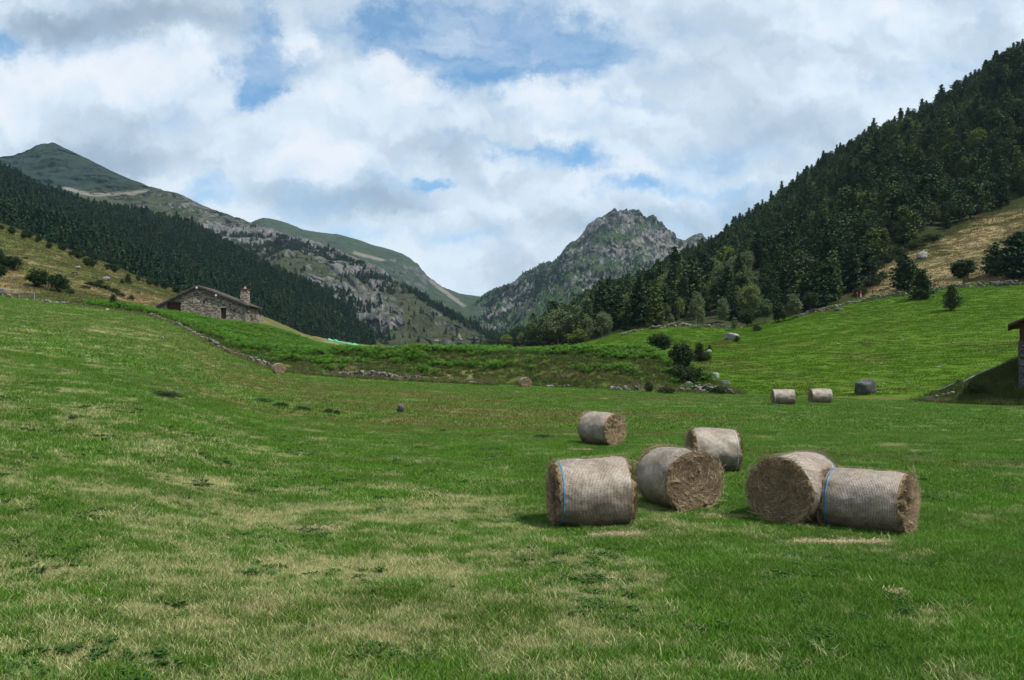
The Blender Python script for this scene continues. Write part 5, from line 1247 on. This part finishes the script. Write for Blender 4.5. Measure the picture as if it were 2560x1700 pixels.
plant('birch', 1440, 858, 60, 96, 'tall grey green birch behind the fresh green leafy tree', ('hillside',), 'birch_tree', 'birch', 1)
plant('birch', 1268, 872, 34, 36, 'small olive tree peeping over the bank', ('hillside', 'back_mountain'), 'leafy_tree', 'leafy tree', 0)
for i, (px, py, w, h) in enumerate(((2140, 700, 60, 34), (2165, 690, 50, 30), (2190, 672, 44, 26), (2212, 655, 50, 26), (2245, 640, 50, 22), (2180, 715, 46, 28), (2290, 622, 50, 20), (2330, 604, 50, 18), (2150, 738, 34, 24), (2205, 700, 30, 22))):
    plant('shrub', px, py, w, h, 'low green thicket at the lower forest margin beside the dry slope', ('hillside',), 'thicket', 'shrub', i % 3, 'thickets at the forest margin beside the dry slope')
plant('shrub', 2445, 985, 60, 26, 'olive bush at the foot of the shaded chalet bank', ('edge_bank', 'meadow'), 'bush', 'bush', 1)
plant('shrub', 2398, 968, 26, 20, 'dark bush at the lower end of the pale rail', ('edge_bank', 'pasture'), 'bush', 'bush', 2)
for i, (px, py, w, h) in enumerate(((650, 1006, 50, 10), (700, 1018, 60, 12), (755, 1026, 40, 10), (822, 1034, 22, 12), (842, 1036, 20, 10), (410, 992, 70, 14), (1110, 1080, 34, 8), (1360, 1094, 50, 8))):
    x, y, z = on_meadow(px, py); W = w / F * y; tree('shrub', (x, y, z - .05), h / F * y * 1.25, 'low dark weedy patch growing in the hay field', 'weed_patch', 'weeds', 'weed patches in the hay field', wide=W / (h / F * y * 1.9), trunk=False)
# nearer broad leaved weeds
def weed_mesh(seed):
    r = np.random.default_rng(seed); V = []; Fc = []; vv = []
    for i in range(26):
        a = r.uniform(0, 6.283); L = r.uniform(.05, .14); rr = r.uniform(0, .14); x, y = rr * math.cos(r.uniform(0, 6.3)), rr * math.sin(r.uniform(0, 6.3)); z = r.uniform(.03, .09); c, s_ = math.cos(a), math.sin(a); w = L * .28; b = len(V)
        V += [(x, y, z * .4), (x + c * L * .5 - s_ * w, y + s_ * L * .5 + c * w, z + .01), (x + c * L, y + s_ * L, z), (x + c * L * .5 + s_ * w, y + s_ * L * .5 - c * w, z + .01)]; Fc.append((b, b + 1, b + 2, b + 3)); vv += [r.random() * .6] * 4
    return mesh_np('broad_weed', V, Fc, M['weedleaf'], False, dict(v=np.array(vv)))
M['weedleaf'] = mat_leaf('weed_leaves', (.026, .080, .010), (.05, .12, .016), None, .2)
wm = [weed_mesh(i) for i in range(4)]
x, y = field_points(9000, 5.8, 26); n = fbm(np.stack([x * .5, y * .7, x * 0 + 15], -1), 3); m = (n > .16) | (blob(x, y, 3.2, 10.2, 1.2, .6) > .4) | (blob(x, y, 3.8, 8.6, .9, .4) > .4); x, y = x[m], y[m]
scatter('broad_leaved_weeds', np.stack([x, y, meadow_z(x, y)], -1), wm, RNG.uniform(.4, .8, len(x)), label='patches of darker broad leaved weeds among the near grass', cat='weeds', mat=M['fern'])

# ------------------------------------------------------------------ stone barn
M['masonry'] = mat_masonry('barn_masonry', 2.3, (.30, .255, .205), (.50, .43, .36), (.16, .13, .11), (.09, .075, .06))
M['slate'] = mat_noise('slate_roof', (.075, .065, .06), (.14, .12, .11), 3., .85, .05)
M['darkwood'] = mat_noise('dark_red_wood', (.055, .022, .016), (.095, .04, .03), 5., .75, .01)
M['woodedge'] = mat_noise('weathered_wood', (.10, .07, .05), (.16, .12, .09), 5., .85, .01)
M['glass'] = NT('dark_glass').out((.02, .025, .03), .08, .6)
M['white'] = mat_noise('white_paint', (.62, .64, .66), (.75, .76, .78), 6., .6, .002)
M['concrete'] = mat_noise('pale_lintel', (.36, .33, .29), (.48, .45, .40), 5., .9, .01)
M['terracotta'] = mat_noise('terracotta', (.38, .16, .10), (.48, .24, .17), 5., .85, .01)
M['galv'] = mat_noise('grey_metal', (.16, .19, .21), (.25, .28, .30), 3., .5, .003, .5)
M['greenplastic'] = mat_noise('green_plastic', (.03, .26, .12), (.06, .38, .19), 3., .5, .03, .4)
M['greynet'] = mat_noise('grey_green_net', (.30, .42, .38), (.46, .55, .52), 3., .7, .02)
def pz(px, py, d): v = P(px, py, d); return v[0], v[2]
def barn():
    D = 150.; bx, bz = pz(500, 800, D)
    e = empty('stone_barn', (bx, D, bz), 0, label='long grey stone barn with a wide low gable and a tall chimney above the bracken', cat='barn')
    q = lambda px, py: (pz(px, py, D)[0] - bx, pz(px, py, D)[1] - bz)
    le, ap, re = q(397, 766), q(495, 717), q(613, 763); dep = 7.4
    # gable wall with true openings cut by building it of strips
    ops = {'garage': (417, 452, 756, 782), 'door': (551.7, 565, 769, 796), 'w1': (506, 513, 752, 760), 'w2': (582, 590, 773, 782)}
    xs = sorted({397, 495, 613} | {v for o_ in ops.values() for v in o_[:2]})
    top = lambda px: np.interp(px, [397, 495, 613], [766, 717, 763])
    wall = MB(); base = 812
    for a, b_ in zip(xs[:-1], xs[1:]):
        cuts = [o_ for o_ in ops.values() if o_[0] <= a and b_ <= o_[1]]
        bands = []
        if not cuts: bands.append((None, base))
        else:
            o_ = cuts[0]; bands.append((None, o_[2])); 
            if o_[3] < 800: bands.append((o_[3], base))
        for t0, b0 in bands:
            tl, tr = (top(a), top(b_)) if t0 is None else (t0, t0)
            pl = [q(a, tl), q(b_, tr), q(b_, b0), q(a, b0)]; wall.prism(pl, 0, .6)
    # other three walls
    L0 = q(397, base); R0 = q(613, base)
    wall.prism([(R0[0] - .6, re[1]), (R0[0], re[1] - .24), (R0[0], R0[1]), (R0[0] - .6, R0[1])], .6, dep)
    wall.prism([(L0[0], le[1]), (L0[0] + .6, le[1] + .3), (L0[0] + .6, L0[1]), (L0[0], L0[1])], .6, dep)
    wall.prism([le, ap, re, R0, L0], dep, dep + .5)
    wl_ = wall.build('wall', M['masonry'], e)
    # roof: two slabs, eaves out past the walls, slate edges stepped
    rf = MB(); th = .28
    for (x0, z0), (x1, z1), ov in ((ap, le, .9), (ap, re, 1.0)):
        dx, dz = x1 - x0, z1 - z0; l = math.hypot(dx, dz); ux, uz = dx / l, dz / l; nx, nz_ = (-uz, ux) if ux > 0 else (uz, -ux); l += ov; n = 14
        if x1 > x0: l -= .4
        for i in range(n):
            a, b_ = l * i / n, l * (i + 1) / n + .12; up = .05 + .02 * (i % 3); sx = nx * up; sz = nz_ * up
            pl = [(x0 + ux * a, z0 + uz * a + .02), (x0 + ux * a + nx * th, z0 + uz * a + nz_ * th + .02), (x0 + ux * b_ + sx + nx * th, z0 + uz * b_ + sz + nz_ * th), (x0 + ux * b_ + sx, z0 + uz * b_ + sz)]
            rf.prism(pl, -.45 - .04 * (i % 2), dep + .5 + .3)
    roof = rf.build('roof', M['slate'], e)
    vb = MB()
    for (x0, z0), (x1, z1) in ((ap, le), (ap, re)):
        dx, dz = x1 - x0, z1 - z0; l = math.hypot(dx, dz); vb.prism([(x0, z0 - .02), (x1, z1 - .02), (x1, z1 - .26), (x0, z0 - .26)], -.30, -.02)
    vb.build('verge_board', M['woodedge'], roof)
    # chimney with stone hood
    ch = MB(); c0, c1 = q(597, 722), q(614, 775); cx_ = (c0[0] + c1[0]) / 2; w = (c1[0] - c0[0]) / 2
    zt, zb = c0[1], c1[1] - .3
    vs = []
    for z, k in ((zb, 1.22), (zt, 1.0)):
        vs += [(cx_ - w * k, 1.6 - w * k, z), (cx_ + w * k, 1.6 - w * k, z), (cx_ + w * k, 1.6 + w * k, z), (cx_ - w * k, 1.6 + w * k, z)]
    ch.add(vs, [(0, 1, 5, 4), (1, 2, 6, 5), (2, 3, 7, 6), (3, 0, 4, 7), (4, 5, 6, 7), (3, 2, 1, 0)])
    cc = ch.build('chimney', M['masonry'], roof)
    cap = MB(); cap.box(cx_ - w * 1.2, cx_ + w * 1.2, 1.6 - w * 1.2, 1.6 + w * 1.2, zt + .003, zt + .12)
    for a in (-1, 1):
        for b_ in (-1, 1): cap.box(cx_ + a * w * .8 - .08, cx_ + a * w * .8 + .08, 1.6 + b_ * w * .8 - .08, 1.6 + b_ * w * .8 + .08, zt + .12, zt + .13)
    cap2 = MB(); k = w * .42; zz = zt + .123; vs = [(cx_ - k, 1.6 - k, zz), (cx_ + k, 1.6 - k, zz), (cx_ + k, 1.6 + k, zz), (cx_ - k, 1.6 + k, zz), (cx_, 1.6, zz + .62)]
    cap2.add(vs, [(0, 1, 4), (1, 2, 4), (2, 3, 4), (3, 0, 4), (3, 2, 1, 0)])
    cap.build('chimney_cap', M['slate'], roof); cap2.build('chimney_point', M['terracotta'], roof)
    def board_door(nm, o_, n, set_=.28):
        x0, z1 = q(o_[0], o_[2]); x1, z0 = q(o_[1], min(o_[3], 800)); d = MB()
        for i in range(n): a = x0 + (x1 - x0) * i / n; b_ = x0 + (x1 - x0) * (i + 1) / n; d.box(a + .012, b_ - .012, set_, set_ + .06, z0, z1 - .03)
        do = d.build(nm, M['darkwood'], e); 
        l = MB(); l.box(x0 - .25, x1 + .25, -.04, .3, z1 - .004, z1 + .22); l.build('lintel', M['woodedge'] if n > 6 else M['concrete'], do)
        return do, x0, x1, z0, z1
    do, x0, x1, z0, z1 = board_door('garage_door', ops['garage'], 14)
    do, x0, x1, z0, z1 = board_door('door', ops['door'], 5)
    hd = MB(); hd.box(x0 + .1, x0 + .2, .22, .27, z0 + .95, z0 + 1.0); hd.build('door_handle', M['galv'], do)
    for key in ('w1', 'w2'):
        o_ = ops[key]; x0, z1 = q(o_[0], o_[2]); x1, z0 = q(o_[1], o_[3]); fr = MB(); t = .06
        fr.box(x0, x0 + t, .2, .3, z0, z1); fr.box(x1 - t, x1, .2, .3, z0, z1); fr.box(x0 + t, x1 - t, .2, .3, z1 - t, z1); fr.box(x0 + t, x1 - t, .2, .3, z0, z0 + t); m_ = (x0 + x1) / 2; fr.box(m_ - .025, m_ + .025, .21, .29, z0 + t, z1 - t)
        f = fr.build('window', M['darkwood'], e); g = MB(); g.box(x0 + t, x1 - t, .24, .26, z0 + t, z1 - t); g.build('pane', M['glass'], f)
        sl_ = MB(); sl_.box(x0 - .08, x1 + .08, -.07, .2, z0 - .08, z0 - .003); sl_.build('sill', M['concrete'], f)
    for px, py, rr in ((494, 719.5, .24), (542, 738.5, .24)):
        x, z = q(px, py); m = MB(); m.tube([(x, -.34, z), (x, -.46, z)], [rr, rr * .9], 16); m.build('round_lamp', M['white'], e)
    x, z = q(496.5, 753); m = MB(); m.box(x - .24, x + .24, -.05, .02, z - .22, z + .2); m.build('white_stone', M['concrete'], e)
    # side porch under the right eave
    sp_ = MB(); sp_.box(R0[0], R0[0] + 1.3, 2.6, 7.0, R0[1] - .8, re[1] - 1.55); sp_.build('side_porch', M['masonry'], e)
    # quoins of larger stones at the right corner
    qn = MB(); zz = R0[1]; i = 0
    while zz < re[1] - .55:
        w_ = .62 if i % 2 else .42; qn.box(R0[0] - w_, R0[0] + .035, -.035, .5 if i % 2 else .75, zz, zz + .27); zz += .285; i += 1
    qn.build('corner_stones', M['stone'], e)
barn()
for px, lab in ((366, 'squat reddish stone pillar left of the barn, further one'), (387, 'squat reddish stone pillar left of the barn, touching its eave')):
    x, z = pz(px, 770, 148); rubble('stone_pillar', [(x - .45, 148.), (x + .45, 148.)], 1.0, .9, .42, lab, 'stone pillar', names='bank', seed=px)
x, y = wl([203], [100.5])[0]; rubble('stone_pillar', [(x - .42, y), (x + .42, y)], 1.55, .85, .36, 'tall square stone pillar standing on the crest of the left slope', 'stone pillar', names='meadow', seed=31); rubble('rock_pile', [(x - 1.5, y), (x + 1.2, y)], .35, 1.0, .35, 'loose stones round the foot of the tall stone pillar', 'rock pile', names='meadow', seed=32)

# ------------------------------------------------------------------ fence, net, rails
def fence():
    pts = wl([-70, 7, 48, 86], [101, 101, 101, 101]); e = empty('metal_fence', (pts[1][0], pts[1][1], float(meadow_z(*pts[1]))), label='grey rail fence with square posts at the left edge of the crest', cat='fence')
    ox, oy, oz = e.location; top = []
    for x, y in pts:
        z = float(meadow_z(x, y)); h_ = 1.35; m = MB(); m.box(x - ox - .05, x - ox + .05, y - oy - .05, y - oy + .05, z - oz - .3, z - oz + h_); m.build('post', M['galv'], e, bevel=.01); top.append((x - ox, y - oy, z - oz + h_ - .16))
    for k, (a, b_) in enumerate(zip(top[:-1], top[1:])):
        m = MB(); m.tube([(a[0], a[1] - .1, a[2]), (b_[0], b_[1] - .1, b_[2])], .05, 6); m.build('rail', M['galv'], e)
fence()
def strip_net(name, pxs, d, h, mat, label, cat, names, wavy=.15, lift=.05, seed=0):
    r = np.random.default_rng(seed); V = []; n = 60; x0 = (pxs[0] - CX) / F * d; x1 = (pxs[1] - CX) / F * d
    for j in range(5):
        for i in range(n + 1):
            t = i / n; x = x0 + (x1 - x0) * t; y = d + math.sin(t * 9 + seed) * .3 + j * .28; z = ground_z(x, y, names) + lift + h * math.sin(math.pi * (j + .4) / 5.) * (1 + wavy * math.sin(t * 37) + r.normal(0, wavy * .5)); V.append((x, y, z))
    idx = np.arange(len(V)).reshape(5, n + 1); Fc = np.stack([idx[:-1, :-1], idx[:-1, 1:], idx[1:, 1:], idx[1:, :-1]], -1).reshape(-1, 4)
    V = np.array(V); o = V[0].copy(); ob = obj(name, mesh_np(name, V - o, Fc, M[mat], True), loc=tuple(o)); md = ob.modifiers.new('s', 'SOLIDIFY'); md.thickness = .03; return tag(ob, label, cat)
strip_net('plastic_cover', (818, 912), 121., .40, 'greenplastic', 'low bright green plastic cover beyond the bracken right of the barn', 'cover', 'bank', lift=.95)
strip_net('rolled_net', (214, 268), 101.3, .30, 'greynet', 'pale green net lying on the crest right of the stone pillar', 'net', 'meadow', seed=3)
def rail(pts, rad, label, h=.55, posts=()):
    P3 = []
    for px, d in pts:
        x = (px - CX) / F * d; P3.append(Vector((x, d, ground_z(x, d, ('edge_bank',)) + h)))
    e = empty('hand_rail', tuple(P3[0] - Vector((0, 0, h))), label=label, cat='rail'); o = P3[0] - Vector((0, 0, h))
    m = MB(); m.tube([p - o for p in P3], rad, 8); m.build('rail', M['galv'], e)
    for p in P3[::2] + ([P3[-1]] if len(P3) % 2 == 0 else []):
        m = MB(); m.tube([p - o - Vector((0, 0, h + .2)), p - o], rad * .7, 6); m.build('post', M['woodedge'], e)
rail([(2408, 78.6), (2435, 78.6), (2465, 78.6), (2490, 78.6)], .075, 'thick pale rail slanting up the bank towards the chalet')
rail([(2343, 78), (2365, 78.), (2385, 78.), (2402, 78.2)], .03, 'thin green rail above the low rubble wall', .6)
rail([(2494, 78.8), (2515, 78.8), (2540, 78.8)], .025, 'thin rail between the thick rail and the chalet', .5)

# ------------------------------------------------------------------ chalet at the right edge
def chalet():
    D = 71.; X0 = (2547 - CX) / F * D; g = EYE + (HY - 960) / F * D; th_ = R(-33); e = empty('chalet', (X0 + 4 * math.cos(th_), D + 4 * math.sin(th_), g), th_, label='chalet cut by the right picture edge, grey stone below and red brown timber above', cat='house')
    q = lambda px, py: ((px - CX) / F * D - X0 - 4, EYE + (HY - py) / F * D - g)
    x0 = -4.; x1 = 4.; zs = q(0, 851)[1]; dep = 9; ze = q(0, 808)[1]
    m = MB(); m.box(x0, x1, 0, dep, -1.5, zs); m.build('stone_wall', M['masonry2'], e)
    apx = 0.; za = ze + 4.1 * math.tan(R(24)); t = MB()
    wx0, wx1, wz0, wz1 = x0 + .42, x0 + 1.5, q(0, 842)[1], q(0, 815)[1]
    # timber storey built round its window
    t.box(x0 + .12, wx0, .1, .3, zs + .003, ze); t.box(wx0, wx1, .1, .3, zs + .003, wz0); t.box(wx0, wx1, .1, .3, wz1, ze); t.box(wx1, x1 - .12, .1, .3, zs + .003, ze)
    t.prism([(x0 + .12, ze), (0, za - .12), (x1 - .12, ze)], .1, .3); t.box(x0 + .12, x0 + .32, .3, dep - .1, zs + .003, ze); t.box(x1 - .32, x1 - .12, .3, dep - .1, zs + .003, ze)
    t.build('timber_wall', M['redwood'], e)
    c = MB(); c.box(x0 + .08, x0 + .34, .04, .14, zs + .006, ze - .02); c.build('corner_post', M['darkwood'], e)
    f = MB(); w = .07; f.box(wx0, wx0 + w, .12, .22, wz0, wz1); f.box(wx1 - w, wx1, .12, .22, wz0, wz1); f.box(wx0 + w, wx1 - w, .12, .22, wz1 - w, wz1); f.box(wx0 + w, wx1 - w, .12, .22, wz0, wz0 + w); fr = f.build('window', M['darkwood'], e)
    gl = MB(); gl.box(wx0 + w, wx1 - w, .16, .18, wz0 + w, wz1 - w); gl.build('pane', M['glass'], fr)
    rf = MB(); ov = .85; sl_ = math.tan(R(24))
    for sg in (-1, 1):
        a = (0, za + .02); b_ = (sg * (4 + ov), za - (4 + ov) * sl_); rf.prism([a, b_, (b_[0], b_[1] + .22), (a[0], a[1] + .24)], -1.0, dep + .8)
    ro = rf.build('roof', M['slate'], e); bb = MB()
    for sg in (-1, 1):
        a = (0, za + .0); b_ = (sg * (4 + ov - .02), za - (4 + ov - .02) * sl_); bb.prism([a, b_, (b_[0], b_[1] + .19), (a[0], a[1] + .2)], -1.06, -1.003)
    bb.build('barge_board', M['redwood'], ro); sf = MB(); sf.box(-4 - .8, -4 + .1, -.9, dep + .7, ze - .12, ze - .06); sf.build('soffit', M['darkwood'], ro)
M['masonry2'] = mat_masonry('chalet_masonry', 2.6, (.10, .095, .10), (.19, .185, .19), (.07, .065, .07)); M['redwood'] = mat_noise('red_brown_timber', (.06, .022, .014), (.09, .035, .022), 4., .6, .01)
chalet()

# ------------------------------------------------------------------ far huts
def hut(px, py, w, h, label, names, roofc='slate', ridge=.4, rz=0., wallm='masonry'):
    p = hit(px, py, names)
    if p is None: print('MISS', label); return
    k = p.y / F; W = w * k; H = h * k; e = empty('stone_hut', tuple(p), rz, label=label, cat='hut'); e.location.z -= .3
    hw = H * (1 - ridge); m = MB(); m.box(-W / 2, W / 2, 0, W * .6, -1.5, hw); m.prism([(0, 0)] * 0 or [(-W / 2, hw), (W / 2, hw), (W / 2, hw + .002), (-W / 2, hw + .002)], .01, W * .59); m.build('wall', M[wallm], e)
    r = MB(); D = W * .6; o = W * .07
    vs = [(-W / 2 - o, -o, hw - .05), (W / 2 + o, -o, hw - .05), (W / 2 + o, D / 2, H), (-W / 2 - o, D / 2, H), (-W / 2 - o, D + o, hw - .05), (W / 2 + o, D + o, hw - .05)]
    vs += [(a, b_, c + .25) for a, b_, c in vs]
    r.add(vs, [(0, 1, 2, 3), (3, 2, 5, 4), (6, 9, 8, 7), (9, 10, 11, 8), (0, 6, 7, 1), (4, 5, 11, 10), (0, 3, 9, 6), (3, 4, 10, 9), (1, 7, 8, 2), (2, 8, 11, 5)]); r.build('roof', M[roofc], e)
    d = MB(); d.box(W * .08, W * .26, -.06, -.004, -.5, hw * .75); d.build('door', M['darkwood'], e); wn = MB(); wn.box(-W * .3, -W * .16, -.05, -.004, hw * .35, hw * .75); wn.build('window', M['glass'], e)
hut(817, 836, 15, 10, 'far stone hut with pale slate roof, upper one under the ridge forest', ('dry_hill',), 'galv', .5)
hut(849, 847, 13, 9, 'far stone hut with dark slate roof below the upper hut', ('dry_hill',), 'slate', .5)
hut(859, 851, 8, 7, 'tiny far shed touching the dark roofed hut', ('dry_hill',), 'slate', .5)
hut(1091, 858, 9, 9, 'far ruined stone house beside the pale landslip streaks', ('left_mountain',), 'masonry', .35)
hut(1075, 857, 14, 5, 'low roofless far building left of the ruined stone house', ('left_mountain',), 'masonry', .2)

# ------------------------------------------------------------------ walkers in red
M['skin'] = mat_noise('skin', (.42, .26, .19), (.48, .30, .22), 9., .6, .002); M['red'] = mat_noise('red_jacket', (.50, .015, .02), (.62, .03, .035), 8., .7, .004); M['greycloth'] = mat_noise('dark_trousers', (.05, .05, .06), (.09, .09, .10), 8., .85, .004); M['hair'] = mat_noise('brown_hair', (.05, .03, .02), (.09, .06, .04), 20., .8, .004); M['whitecloth'] = mat_noise('white_cloth', (.65, .65, .64), (.75, .75, .74), 8., .8, .004)
def skin_mesh(name, verts, edges, radii, mat, parent, root=0):
    me = bpy.data.meshes.new(name); me.from_pydata(verts, edges, []); me.materials.append(mat); o = obj(name, me, parent)
    md = o.modifiers.new('skin', 'SKIN'); md.use_smooth_shade = True
    for i, v in enumerate(me.skin_vertices[0].data): v.radius = (radii[i], radii[i] * .85); v.use_root = i == root
    s_ = o.modifiers.new('sub', 'SUBSURF'); s_.levels = 1; s_.render_levels = 2; return o
def person(px, py, stride, jacket, trousers, label, turn):
    p = hit(px, py, ('pasture', 'hillside'))
    if p is None: return
    e = empty('person', tuple(p), turn, label=label, cat='person'); e.location.z = p.z + .9 # stands on the path bed behind the wall
    s_ = stride
    bv = [(0, 0, .95), (0, 0, 1.15), (0, 0, 1.40), (0, .0, 1.52), (0, .01, 1.60), (0, .0, 1.70), (.10, 0, .92), (.11, -s_ * .5, .50), (.11, -s_ * .7, .08), (.11, -s_ * .7 - .14, .03), (-.10, 0, .92), (-.11, s_ * .35, .50), (-.11, s_ * .9, .10), (-.11, s_ * .9 - .12, .04),
          (.19, 0, 1.40), (.25, s_ * .25, 1.13), (.25, s_ * .1, .90), (.25, s_ * .05, .82), (-.19, 0, 1.40), (-.25, -s_ * .25, 1.13), (-.25, -s_ * .45, .92), (-.25, -s_ * .5, .84)]
    be = [(0, 1), (1, 2), (2, 3), (3, 4), (4, 5), (0, 6), (6, 7), (7, 8), (8, 9), (0, 10), (10, 11), (11, 12), (12, 13), (2, 14), (14, 15), (15, 16), (16, 17), (2, 18), (18, 19), (19, 20), (20, 21)]
    br = [.13, .12, .14, .055, .095, .08, .09, .06, .045, .04, .09, .06, .045, .04, .06, .042, .034, .03, .06, .042, .034, .03]
    skin_mesh('body', bv, be, br, M['skin'], e)
    ji = [0, 1, 2, 14, 15, 16, 18, 19, 20]; mp = {v: i for i, v in enumerate(ji)}
    skin_mesh('jacket', [bv[i] for i in ji], [(mp[a], mp[b_]) for a, b_ in be if a in mp and b_ in mp], [br[i] * 1.25 for i in ji], jacket, e)
    ti = [0, 6, 7, 8, 10, 11, 12]; mp = {v: i for i, v in enumerate(ti)}
    skin_mesh('trousers', [bv[i] for i in ti], [(mp[a], mp[b_]) for a, b_ in be if a in mp and b_ in mp], [br[i] * 1.22 for i in ti], trousers, e)
    S = IV2 * [.105, .115, .09] + [0, .025, 1.69]; obj('hair', mesh_np('hair', S, IF2, M['hair']), e)
person(2143, 755, .18, M['red'], M['greycloth'], 'walker in a red jacket, leftmost of three behind the field wall', 1.8)
person(2152, 753, .25, M['red'], M['whitecloth'], 'walker in red and white clothes, middle one of three behind the field wall', 1.4)
person(2182, 746, .2, M['red'], M['greycloth'], 'walker in red further right, apart from the other two by the field wall', 1.6)
# ------------------------------------------------------------------ air
def air():
    s = NT('haze_air'); v = s.n('ShaderNodeVolumePrincipled'); v.inputs['Color'].default_value = (.55, .80, 1.0, 1); v.inputs['Density'].default_value = HAZE; v.inputs['Anisotropy'].default_value = .2
    o = s.n('ShaderNodeOutputMaterial'); s.l(v.outputs[0], o.inputs['Volume'])
    m = MB(); m.box(-5000, 5000, -4800, 5200, -9, 1400); ob = m.build('haze', s.m); tag(ob, kind='stuff')
    return ob
HAZE = .000034
if HAZE: air()
scene.cycles.volume_bounces = 0
# ------------------------------------------------------------------ camera
cam = bpy.data.cameras.new('camera'); co = bpy.data.objects.new('camera', cam); COL.objects.link(co)
co.location = (0, 0, EYE); co.rotation_euler = (math.pi / 2, 0, 0)
cam.sensor_width = 36; cam.lens = F / 2560 * 36; cam.shift_y = (HY - 850) / 2560; cam.clip_start = .1; cam.clip_end = 20000
scene.camera = co
